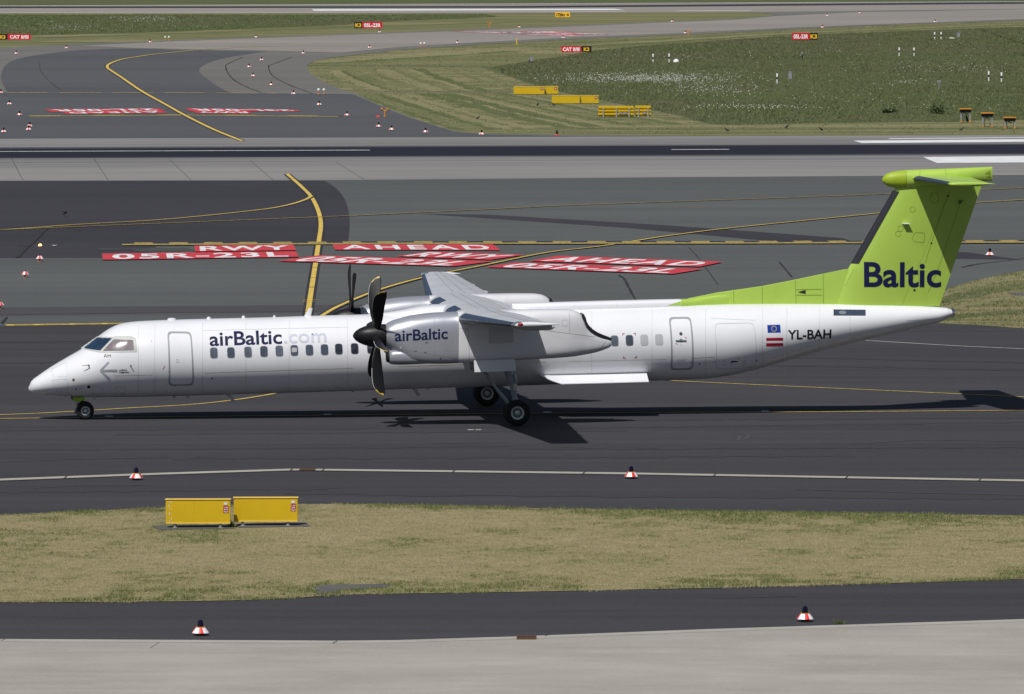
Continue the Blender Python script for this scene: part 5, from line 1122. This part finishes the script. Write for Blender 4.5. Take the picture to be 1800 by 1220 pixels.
lights = [
    (352.5, 1115.5, 'largest red and white edge light, on the asphalt beside the apron, nearest the viewer'),
    (1415, 1091, 'red and white edge light near the small grass tuft on the apron edge'),
    (239.5, 842.5, 'red and white edge light on the drainage strip beyond the yellow boxes'),
    (1109.5, 840, 'red and white edge light on the pale drainage strip below the airliner tail'),
    (1740, 449.5, 'red and white edge light alone on the asphalt right of the green tail fin'),
    (28.7, 95, 'small edge light on the grey shoulder below the left K3 CAT sign'),
    (116.7, 85.3, 'small edge light on the outer side of the far dark turn'),
    (264, 74.7, 'small edge light at the grass edge where the pale taxiway begins'),
    (450, 66.3, 'tiny white edge light on the grass edge left of the red K3 runway sign'),
    (533, 94.7, 'small edge light on the shoulder above the tip of the mown grass'),
    (460, 106.3, 'small edge light inside the far turn, highest of three'),
    (437.7, 118.6, 'small edge light inside the far turn, leftmost of three'),
    (445, 134.5, 'small edge light inside the far turn, lowest of three'),
    (476.7, 150.3, 'small edge light on the grey shoulder between two curved tar seams'),
    (516, 166, 'small edge light at the right end of the far thin yellow holding line'),
    (561, 185, 'small edge light below the pair of white guard lamps'),
    (1.5, 164.3, 'small edge light cut by the left border on the far holding line'),
    (16.7, 184, 'small edge light left of the upside-down red ground writing'),
    (34.3, 203, 'small edge light at the left end of the far black and yellow holding line'),
    (52.3, 223, 'small edge light just behind another one at the far left of the runway'),
    (50.3, 229, 'small edge light just in front of another one at the far left of the runway'),
    (6.7, 233, 'small edge light close to the left border just beyond the runway'),
    (610, 203.7, 'small edge light at the right end of the far holding line by the guard light'),
    (665.7, 223.5, 'small edge light below the orange guard light, left of two'),
    (688.3, 229, 'small edge light in front of the orange guard light, right of two'),
    (748, 233.3, 'small edge light beyond the runway where the grass edge begins'),
    (846.7, 237.2, 'small edge light in the narrowing asphalt wedge between grass and runway'),
    (667.5, 57.3, 'tiny white edge light under the red K3 runway sign'),
    (649.7, 84.5, 'small edge light on the pale taxiway near the mown grass corner'),
    (804, 76, 'small edge light on the near side of the pale taxiway, left of the yellow post'),
    (912.7, 48.5, 'tiny white edge light across the pale taxiway by the orange guard light'),
    (990, 67.3, 'small edge light on the pale taxiway above the red CAT sign'),
    (1181.7, 38.5, 'small edge light on the far side of the pale taxiway below the mown tongue'),
    (1454, 28.3, 'tiny edge light on the pale taxiway right of the mown grass tongue, left of two'),
    (1511, 23.7, 'tiny red and white edge light farthest right near the far runway'),
    (1445.7, 49, 'small edge light at the grass edge above the red 05L-23R sign'),
    (1643.7, 39.3, 'small edge light at the grass edge above the striped posts'),
    (1204.7, 59, 'small edge light beside an orange guard light on the meadow edge'),
]
for i, (x, y, lb) in enumerate(lights): place(LP, x, y, lb, LG, z=.014 if y > 1000 or 700 < y < 900 else (-.03 if y < 240 else -.01), scale=1.0)
SG = 'raised umbrella-like edge lights'
for x, y, lb in ((70, 460, 'raised red and white umbrella-like light at the edge of the fresh dark asphalt'), (44, 488, 'raised red and white umbrella-like light, middle one of three at the left'), (0, 542.5, 'raised red and white umbrella-like light cut by the left border')): place(SP, x, y, lb, SG, rz=0.3 if x > 60 else 0.8, z=-.012)

def at(x, y, z=0.0, rz=0.0): return G(x, y, z), rz
# inset lights
def inset(x, y, label, lit=False, zz=0.02):
    b = MB(); b.lathe([(.15, 0), (.145, .012), (.06, .022), (.001, .022)], n=16, mi=0); b.box((-.07, 0, .02), (.05, .05, .016), 1); b.box((.07, 0, .02), (.05, .05, .016), 1)
    o = tag(b.build('inset_light', ['galv', 'sticker_white']), label, 'inset light', 'lights set into the taxiway'); o.location = G(x, y, zz); return o
for x, y, lb in ((191.5, 732.2, 'flat metal inset light on the taxi line just behind the nose wheel'), (576, 728.7, 'flat metal inset light on the taxi line in the fuselage shadow'), (962, 724.8, 'flat metal inset light on the taxi line right of the main wheels'), (1345, 723.2, 'flat metal inset light on the taxi line below the tail section'), (96, 431.5, 'flat inset light in the dark asphalt right of the glowing one'), (416, 438.3, 'flat inset light in the dark asphalt beside the red ground sign')): inset(x, y, lb)
o = inset(70.5, 432.6, 'small glowing orange stop bar light on the dark asphalt'); o['label'] = 'small glowing orange stop bar light on the dark asphalt'
gm, nt, bs = newmat('glowing_orange_lamp'); bs.inputs['Base Color'].default_value = (1, .4, .1, 1); bs.inputs['Emission Color'].default_value = (1.0, .35, .08, 1); bs.inputs['Emission Strength'].default_value = 6.0
M['glow'] = gm
MB().lathe([(.07, 0), (.085, .04), (.06, .1), (.001, .12)], n=14).build('lamp', ['glow'], o)

# near yellow sign boxes seen from behind
def near_box(x0, x1, ytop, ybot, label, seam):
    (X0, Y0, _), (X1, _, _) = G(x0, ybot + 6), G(x1, ybot + 6); sc = GS(900, ybot + 6); w, h = X1 - X0, (ybot - ytop) / sc
    t = thing('sign_box', label, 'sign', ((X0 + X1) / 2, Y0, .01), R(1.2), 'near yellow sign boxes')
    zb_ = 0.13; b = MB(); b.box((0, .12, zb_ + h / 2), (w, .24, h)); b.build('cabinet', ['box_yellow'], t, 0, .012)
    b = MB(); b.box((0, .12, zb_ + h + .006), (w + .04, .28, .028)); b.build('lid', ['box_lip'], t, 0, .01)
    b = MB(); b.box((0, -.008, zb_ + .018), (w - .02, .02, .03)); b.build('bottom_rail', ['box_lip'], t, 0)
    for px in (-w * .36, w * .345):
        b = MB(); b.tube((px, .06, 0.03), (px, .06, zb_), .045, .045, 14); b.lathe([(.10, .005), (.10, .018), (.05, .035)], (px, .06, 0), n=16); b.tube((px, .2, .01), (px, .2, zb_), .035, .035, 10); b.build('leg', ['galv'], t)
    sx_ = w / 2 - .125 - .0; b = MB(); b.box((sx_ - .005, -.006, zb_ + h - .11), (.10, .012, .065)); b.build('pale_sticker', ['sticker_white'], t, 0)
    st_ = MB(); st_.box((sx_, -.006, zb_ + h - .265), (.145, .012, .19)); so = st_.build('red_sticker', ['sticker_red'], t, 0)
    for txt, zz_, ww, hh in (('Z 1006', .055, .125, .030), ('015', -.005, .10, .045), ('Typ II', -.07, .12, .038)):
        V, F, asp = text2d(txt, .03); m2 = MB(); m2.add([(sx_ - ww / 2 + ww * a, -.0135, zb_ + h - .265 + zz_ - hh / 2 + hh * c_ + .0) for a, c_ in V], F); m2.build('sticker_lettering', ['sign_white'], so, 0)
    if seam:
        b = MB(); b.box((-w * .065, -.0005, zb_ + h / 2), (.008, .006, h - .03)); b.build('panel_joint', ['box_joint'], t, 0)
        b = MB()
        for k in range(16):
            rx = random.choice((-w / 2 + .1, -w / 2 + .16)); b.box((rx + random.uniform(-.01, .01), -.001, zb_ + random.uniform(.08, h - .05)), (.014, .004, random.uniform(.015, .05)))
        b.build('scratches', ['sticker_white'], t, 0)
near_box(291.5, 405, 881, 923.5, 'yellow metal sign box with scratched left end, left one on the near verge', True)
near_box(411, 523.5, 878, 920, 'yellow metal sign box with clean panel, right one on the near verge', False)
def slab(name, pts, h, mat='slab', base=0.0):
    b = MB(); P = [G(*p) for p in pts]; b.loft([[(p[0], p[1], base) for p in P], [(p[0], p[1], base + h) for p in P]]); return struct(b.build(name, [mat], None, 0))
slab('concrete_footing', [(267, 926.5), (405, 923.8), (412, 930), (280, 932.5)], .035)
slab('concrete_footing', [(412, 923), (536, 919.8), (546, 926.5), (420, 928.8)], .035)
slab('concrete_slab', [(553, 1033), (572, 1029), (686, 1027.8), (684, 1033.5), (640, 1036), (600, 1037.5), (592, 1043), (556, 1046)], .025)
slab('concrete_slab', [(1770, 515.5), (1800, 513.5), (1860, 514), (1850, 521), (1790, 521)], .02)
# drain gratings
def grating(x, y, w, d, label, rz=0.0):
    t = thing('drain_grating', label, 'drain grating', G(x, y, .012), rz); b = MB()
    b.box((0, 0, 0), (w, d, .01)); b.build('frame', ['dark'], t, 0); b = MB()
    for k in range(12): b.box((-w / 2 + w * (k + .5) / 12, 0, .012), (w / 24, d * .9, .016))
    b.box((0, d / 2, .012), (w, .03, .02)); b.box((0, -d / 2, .012), (w, .03, .02)); b.build('bars', ['rust'], t, 0)
grating(925.5, 1121, .48, .62, 'rusty brown drain grating at the edge of the concrete apron')
grating(540.5, 825.6, .5, .5, 'small rusty drain grating in the pale drainage strip')

# tuft of grass in the apron joint
def tuft(x, y, label, n=60, r=.12, h=.12, name='grass_tuft'):
    b = MB()
    for k in range(n):
        a = random.uniform(0, 6.28); d = random.random() * r; px, py = d * math.cos(a), d * math.sin(a) * .7; hh = h * random.uniform(.5, 1.1); b2 = random.uniform(0, 6.28); w = .012 * max(1, r / .15)
        b.add([(px - w * math.cos(b2), py - w * math.sin(b2), 0), (px + w * math.cos(b2), py + w * math.sin(b2), 0), (px * 1.9 + random.gauss(0, .03) * r * 6, py * 1.9, hh)], [(0, 1, 2)])
    o = tag(b.build(name, ['tuftgreen'], None, 0), label, 'plant'); o.location = G(x, y, .01); return o
M['tuftgreen'] = plain('tuft_green', (0.10, 0.145, 0.03), 0.9, var=.4, vscale=6)
M['shrubgreen'] = plain('shrub_green', (0.07, 0.105, 0.035), 0.9, var=.4, vscale=3)
tuft(1474, 1096.5, 'small green grass tuft growing in the joint of the concrete apron')
tuft(408, 927, 'green weed between the two near yellow sign boxes', 50, .1, .25)
def shrub(x, y, label, r, h):
    t = thing('shrub', label, 'shrub', G(x, y, -.05)); b = MB()
    for k in range(8): a = random.uniform(0, 6.28); b.tube((0, 0, 0), (r * .6 * math.cos(a), r * .6 * math.sin(a), h * .7), .03, .012, 5)
    b.build('stems', ['rust'], t)
    b = MB()
    for k in range(420):
        d = Vector((random.gauss(0, 1), random.gauss(0, 1), random.gauss(0, 1))).normalized() * random.random() ** .4; c_ = Vector((d.x * r, d.y * r, h * .5 + d.z * h * .5)); a, q_ = random.uniform(0, 6.28), random.uniform(-.8, .8); s_ = random.uniform(.05, .11)
        e1 = Vector((math.cos(a), math.sin(a), q_)) * s_; e2 = Vector((-math.sin(a), math.cos(a), random.uniform(-.6, .6))) * s_ * .6
        b.add([c_ - e1, c_ + e2, c_ + e1, c_ - e2], [(0, 1, 2, 3)])
    b.build('foliage', ['shrubgreen'], t, 0)
shrub(1648, 200, 'larger dark green shrub in the meadow left of the approach lamp units', .85, .75)
shrub(1563, 199, 'low dark green shrub alone in the meadow', .7, .4)

# far yellow boxes
def far_box(x0, x1, ytop, ybot, label, sticker, back=False):
    (X0, Y0, _), (X1, _, _) = G(x0, ybot), G(x1, ybot); sc = GS(900, ybot); w, h = X1 - X0, (ybot - ytop) / sc
    t = thing('sign_box', label, 'sign', ((X0 + X1) / 2, Y0, -.05), 0, 'far yellow sign boxes')
    if not back:
        b = MB(); b.box((0, .15, h / 2 + .04), (w, .3, h)); b.build('cabinet', ['box_yellow'], t, 0, .015)
        b = MB(); b.box((0, .15, h + .05), (w + .04, .34, .04)); b.build('lid', ['box_lip'], t, 0)
        for px in (-w * .38, w * .38):
            b = MB(); b.box((px, .15, .02), (.12, .2, .04)); b.build('leg', ['galv'], t, 0)
        if sticker:
            b = MB(); b.box((w / 2 - .2, -.008, h - .14), (.22, .016, .2)); b.box((w / 2 - .2, -.012, h - .14), (.10, .016, .09), 1); b.build('red_sticker', ['sticker_red', 'sticker_white'], t, 0)
    else:
        b = MB()
        prof = [(0, 0.03), (0, .16), (-.09, .19), (-.09, .32), (0, .35), (0, .47), (-.09, .5), (-.09, .62), (0, .65), (0, .76), (-.09, .79), (-.09, .97), (.02, 1.0), (.12, 1.0), (.12, .03)]
        b.loft([[(-w / 2, y * 1.0 + .12, z * h + .03) for y, z in prof], [(w / 2, y + .12, z * h + .03) for y, z in prof]]); b.build('cabinet', ['box_yellow'], t, 0)
        for k in ((-.36, 0.01, .37) if w > 2 else (-.3, .32)):
            b = MB(); b.box((k * w, 0, h * .42), (.10, .06, h * .84)); b.build('strut', ['galv'], t, 0)
        for k in ((.13, .26) if w > 2 else (.08,)):
            b = MB(); b.box((k * w, -.03, h * .38), (.26, .12, .16)); b.build('connection_box', ['grey_box'], t, 0)
far_box(903, 956.8, 152.3, 165.3, 'long yellow sign box with red sticker, farthest one on the mown grass', True)
far_box(957.6, 981, 151.8, 165, 'short yellow sign box adjoining the right end of the farthest long one', True)
far_box(970, 1019, 168, 181.5, 'long plain yellow sign box in the middle of the mown grass', False)
far_box(1020, 1052, 167.8, 181.3, 'short yellow sign box with red sticker in the middle of the mown grass', True)
far_box(1051.8, 1114, 186, 205, 'long ribbed yellow sign back with three grey struts', False, True)
far_box(1116.8, 1143.8, 185.3, 204.7, 'short ribbed yellow sign back with two grey struts', False, True)

# taxiway guidance signs
def guide_sign(x0, x1, ytop, ybot, panels, label, rz=0.0):
    (X0, Y0, _), (X1, _, _) = G(x0, ybot + 1.5), G(x1, ybot + 1.5); sc = GS(900, ybot + 1.5); w, h = X1 - X0, (ybot - ytop) / sc
    t = thing('guidance_sign', label, 'sign', ((X0 + X1) / 2, Y0, -.05), rz, 'lettered taxiway signs'); z0 = .10
    for k in range(4):
        b = MB(); b.box((-w * .42 + k * w * .28, .1, z0 / 2), (.1, .1, z0)); b.build('leg', ['galv'], t, 0)
    x = -w / 2
    for fr, face, txtm, txt, border in panels:
        pw = w * fr; b = MB(); b.box((x + pw / 2, .12, z0 + h / 2), (pw - .03, .24, h)); p = b.build('panel', [face], t, 0)
        if border and pw > 5:
            b = MB()
            for (cx, cz, dx, dz_) in ((0, h / 2 - .03, pw - .04, .022), (0, -h / 2 + .03, pw - .04, .022), (-pw / 2 + .035, 0, .022, h - .04), (pw / 2 - .035, 0, .022, h - .04)): b.box((x + pw / 2 + cx, -.006 - (.001 if dx > .1 else 0), z0 + h / 2 + cz), (dx, .012, dz_))
            b.build('border', ['sign_yellow'], p, 0)
        V, F, asp = text2d(txt, .04); m2 = MB(); hh = h * .58; ww = min(pw * (.84 if pw > .9 else .6), hh * asp * 1.1)
        m2.add([(x + pw / 2 - ww / 2 + ww * a, -.012, z0 + h * .21 + hh * c_) for a, c_ in V], F); m2.build('sign_lettering', [txtm], p, 0); x += pw
guide_sign(-4, 54, 59, 69, [(.30, 'sign_black', 'sign_yellow', 'K3', 1), (.70, 'sign_red', 'sign_white', 'CAT II/III', 0)], 'black and red sign K3 CAT II/III cut by the left border')
guide_sign(622.5, 672.3, 37.8, 48.8, [(.29, 'sign_black', 'sign_yellow', 'K3', 1), (.71, 'sign_red', 'sign_white', '05L-23R', 0)], 'black and red sign K3 05L-23R on the left of the pale taxiway')
guide_sign(975.8, 1002.2, 20.5, 29.3, [(1, 'sign_yellow', 'sign_black', '1720m \u2192', 0)], 'small yellow distance sign 1720 m near the far runway')
guide_sign(986.5, 1040, 80.5, 91, [(.66, 'sign_red', 'sign_white', 'CAT II/III', 0), (.34, 'sign_black', 'sign_yellow', 'K3', 1)], 'red and black sign CAT II/III K3 at the meadow corner')
guide_sign(1392.5, 1437.5, 57, 69.3, [(.68, 'sign_red', 'sign_white', '05L-23R', 0), (.32, 'sign_black', 'sign_yellow', 'K3', 1)], 'red and black sign 05L-23R K3 at the right of the meadow')

# orange twin guard lights
def guard(x, y, label, h=.62, w=.42, mt='orange'):
    t = thing('guard_light', label, 'guard light', G(x, y, -.03), 0, 'twin guard lights'); b = MB(); b.tube((0, 0, .02), (0, 0, h * .72), .055, .05, 10); b.lathe([(.14, 0), (.14, .025), (.06, .03)], n=14); b.tube((-w / 2, 0, h * .74), (w / 2, 0, h * .74), .04, .04, 8); b.tube((-w / 2, 0, h * .74), (-w / 2, 0, h * .86), .03, .03, 8); b.tube((w / 2, 0, h * .74), (w / 2, 0, h * .86), .03, .03, 8); b.build('post', [mt], t)
    for s_ in (-1, 1):
        b = MB(); b.lathe([(.05, -.10), (.085, -.06), (.09, .08), (.06, .10)], (s_ * w / 2, 0, h * .93), 'y', 14); b.build('lamp', [mt], t)
guard(676.3, 204.7, 'orange post with two lamps on the dark asphalt near the mown grass')
guard(860.7, 47.8, 'orange post with two lamps on the far side of the pale taxiway')
guard(1210, 61, 'orange post with two lamps at the right edge of the pale taxiway', .55, .4)
def white_pair(x, y, label):
    t = thing('guard_light', label, 'guard light', G(x, y, -.03), 0, 'low white lamps'); b = MB(); b.lathe([(.12, 0), (.12, .03), (.05, .04), (.05, .2)], n=12); b.build('base', ['orange'], t); b = MB(); b.lathe([(.05, -.12), (.11, -.08), (.12, .08), (.05, .12)], (0, 0, .36), 'y', 12); b.build('lamp', ['post_white'], t)
for x, y, lb in ((560, 165.3, 'low white lamp on an orange foot, left of a pair on the far holding line'), (569.3, 165.3, 'low white lamp on an orange foot, right of a pair on the far holding line'), (290.5, 71, 'tiny white lamp at the far grass edge, left of a pair'), (297, 71, 'tiny white lamp at the far grass edge, right of a pair'), (739.5, 82.2, 'tiny white lamp on the pale taxiway edge, left of a pair'), (746, 81.8, 'tiny white lamp on the pale taxiway edge, right of a pair')): white_pair(x, y, lb)
o = tag(MB().lathe([(.20, 0), (.19, .03), (.10, .09), (.001, .11)], n=18).build('ground_marker', ['skirt_red']), 'flat red ground marker by the orange guard light', 'marker'); o.location = G(665, 205.2, -.03)
t = thing('edge_light', 'dark blue lamp on a red foot at the far runway edge', 'edge light', G(979, 237.3, -.03)); MB().lathe([(.2, 0), (.18, .04), (.06, .06)], n=16).build('base', ['skirt_red'], t); MB().lathe([(.07, .05), (.075, .2), (.06, .32), (.001, .36)], n=14).build('lamp', ['lens_blue'], t)
o = tag(MB().lathe([(.09, 0), (.06, .03), (.06, .62), (.001, .66)], n=12).build('marker_post', ['sign_yellow']), 'thin yellow marker post at the edge of the pale taxiway', 'post'); o.location = G(908.3, 78.2, -.05)
# striped posts
def post_proto():
    t = thing('striped_post', 'x', 'post'); MB().lathe([(.06, 0), (.07, .36)], n=12).build('lower_band', ['post_white'], t); MB().lathe([(.07, .36), (.078, .56)], n=12).build('black_band', ['sign_black'], t); MB().lathe([(.078, .56), (.09, .84), (.075, .87), (.001, .88)], n=12).build('upper_band', ['post_white'], t); return t
PP = post_proto(); PG = 'black and white striped posts in the meadow'
for x, y, lb in ((1643, 68.5, 'striped post left of the farthest pair near the meadow edge'), (1654.3, 68.3, 'striped post right of the farthest pair near the meadow edge'), (1580.5, 97, 'striped post left of the pair in the middle of the meadow'), (1606.7, 97.3, 'striped post right of the pair in the middle of the meadow'), (1738, 141, 'striped post left of the nearest pair at the right border'), (1760.5, 143, 'striped post right of the nearest pair at the right border'), (1148, 108.7, 'striped post left of the pair beside the white dome'), (1176.3, 108.4, 'striped post right of the pair beside the white dome'), (1366, 145, 'striped post beside the grey cabinet and the white flowers')): place(PP, x, y + 1.5, lb, PG, 0, -.05)
o = tag(MB().lathe([(.30, 0), (.29, .12), (.2, .27), (.08, .33), (.001, .34)], n=18).build('marker_dome', ['post_white']), 'white dome marker in the meadow right of two striped posts', 'marker'); o.location = G(1188.7, 109.5, -.05)
o = tag(MB().lathe([(.35, 0), (.3, .1), (.001, .16)], n=12).build('marker_dome', ['post_white']), 'low white marker lying in the meadow behind the grey cabinet', 'marker'); o.location = G(1673, 68, -.05)
def cabinet(x, y, w, h, label, mt='grey_box'):
    t = thing('cabinet', label, 'cabinet', G(x, y, -.05), 0); b = MB(); b.box((0, .1, h * .62), (w, .25, h * .76)); b.build('housing', [mt], t, 0, .01); b = MB(); b.box((-w * .35, .1, h * .12), (.08, .08, h * .24)); b.box((w * .35, .1, h * .12), (.08, .08, h * .24)); b.build('legs', ['galv'], t, 0); b = MB(); b.box((0, .1, h + .015), (w + .06, .3, .03)); b.build('lid', ['galv'], t, 0)
cabinet(1685, 68, .32, .72, 'grey cabinet beside the farthest striped posts')
cabinet(1389, 143.5, .32, .9, 'grey cabinet right of the striped post near the white flowers')
cabinet(934, 110.5, .32, .62, 'dark grey cabinet at the meadow corner with a bird on its left edge')
t = thing('meter_post', 'thin grey post with a small head in the meadow', 'post', G(1650.5, 159, -.05)); MB().tube((0, 0, 0), (0, 0, .75), .04, .035, 8).build('pole', ['galv'], t); b = MB(); b.box((0, 0, .78), (.28, .12, .2)); b.build('head', ['grey_box'], t, 0)
t = thing('meter_post', 'dark thin post with blue head below the red 05L-23R sign', 'post', G(1410.3, 103.5, -.05)); MB().tube((0, 0, 0), (0, 0, .42), .07, .06, 8).build('pole', ['sign_black'], t); MB().lathe([(.08, .42), (.10, .5), (.09, .62), (.001, .66)], n=12).build('head', ['grey_box'], t)

# approach slope indicator units
def papi(x, ytop, ybot, label):
    sc = GS(900, ybot); h = (ybot - ytop) / sc; t = thing('approach_lamp_unit', label, 'lamp unit', G(x, ybot, -.05), 0, 'three lamp units beside the runway')
    MB().loft([[(-.38, -.25, h - .30), (.38, -.25, h - .30), (.38, .35, h - .30), (-.38, .35, h - .30)], [(-.44, -.32, h - .07), (.44, -.32, h - .07), (.44, .4, h - .07), (-.44, .4, h - .07)]]).build('housing', ['blue_strip'], t, 0)
    b = MB(); b.box((0, .02, h - .03), (.94, .8, .07)); b.build('top_cover', ['orange'], t, 0, .01)
    for sx_, sy_ in ((-.33, -.15), (.33, -.15), (-.22, .3), (.33, .3)):
        b = MB(); b.box((sx_, sy_, h * .36), (.11, .10, h * .52)); b.box((sx_, sy_, h * .66), (.04, .04, .14)); lg = b.build('leg', ['galv'], t, 0)
        b = MB(); b.box((sx_, sy_, .06), (.15, .14, .12)); b.build('foot', ['orange'], lg, 0)
    b = MB(); b.tube((-.15, 0, h - .34), (.15, .1, h - .40), .04, .04, 8); b.build('cable', ['sign_black'], t)
papi(1697, 190.5, 215, 'orange-topped lamp unit on grey legs, leftmost of three with a bird below')
papi(1735.3, 198, 223, 'orange-topped lamp unit on grey legs, middle of three')
papi(1775, 205.8, 225.5, 'orange-topped lamp unit on grey legs, nearest of three at the right border')

# birds
def bird(x, y, label, z=0.0, s=1.0, rz=0.0, stand=False, flying=False):
    b = MB(); tl_ = 1.0
    body = [(-.17, .0, .008), (-.10, .01, .025), (-.04, .02, .055), (.03, .035, .062), (.08, .06, .045), (.105, .085, .034), (.13, .10, .036), (.15, .10, .026), (.165, .097, .010), (.19, .092, .002)]
    tilt = .9 if stand else .25; ct, st_ = math.cos(tilt), math.sin(tilt); rings = []
    for u, zz_, r in body: rings.append([(u * ct - zz_ * 0 + 0, r * math.cos(2 * math.pi * k / 10), .13 + u * st_ + (zz_ - .03) * ct + r * math.sin(2 * math.pi * k / 10)) for k in range(10)])
    b.loft(rings)
    if flying:
        for s_ in (-1, 1): b.loft([[(.05, s_ * .03, .15), (-.05, s_ * .03, .145), (-.05, s_ * .03, .155)], [(.06, s_ * .16, .22), (-.05, s_ * .16, .215), (-.05, s_ * .16, .222)], [(-.02, s_ * .30, .19), (-.08, s_ * .30, .188), (-.08, s_ * .30, .192)]])
    else:
        for s_ in (-1, 1): b.loft([[(.05 * ct, s_ * .055, .15 + .05 * st_), (-.02, s_ * .06, .10), (.0, s_ * .05, .16)], [(-.14 * ct, s_ * .025, .13 - .14 * st_), (-.16 * ct, s_ * .02, .12 - .15 * st_), (-.15 * ct, s_ * .015, .135 - .14 * st_)]]); b.tube((.0, s_ * .025, .11), (.01, s_ * .028, 0), .008, .006, 5); b.tube((.01, s_ * .028, .004), (.05, s_ * .03, .004), .006, .004, 5)
    o = tag(b.build('bird', ['bird']), label, 'bird', 'black birds'); o.location = G(x, y, z); o.scale = (s, s, s); o.rotation_euler = (0, 0, rz)
bird(114, 379, 'black bird skimming over the dark asphalt at the left, wings raised', .06, 1.0, .6, flying=True)
for x, y, lb, rz in ((945, 187, 'black bird on the mown grass below the farthest sign box', 1.0), (973, 187, 'black bird on the mown grass left of the ribbed sign back', 2.5), (840, 210.5, 'black bird on the mown grass nearest to the asphalt wedge', .3), (1278, 232, 'black bird on the mown edge left of the runway paint', 3.0), (1383, 226, 'black bird on the mown edge below the white flowers', .5), (1443.5, 230.5, 'black bird pecking on the mown edge above the runway paint', 3.6), (1690, 230.5, 'black bird lying low on the mown edge below the lamp units', .1)): bird(x, y, lb, -.06, 1.15, rz)
bird(1700, 214.5, 'black bird sitting under the leftmost lamp unit', -.05, 1.6, 2.0, True)
cz = .62 * 1.0; bird(930.5, 110.5, 'dark bird perched at the left edge of the dark grey cabinet', .55, 1.2, 1.2, True)
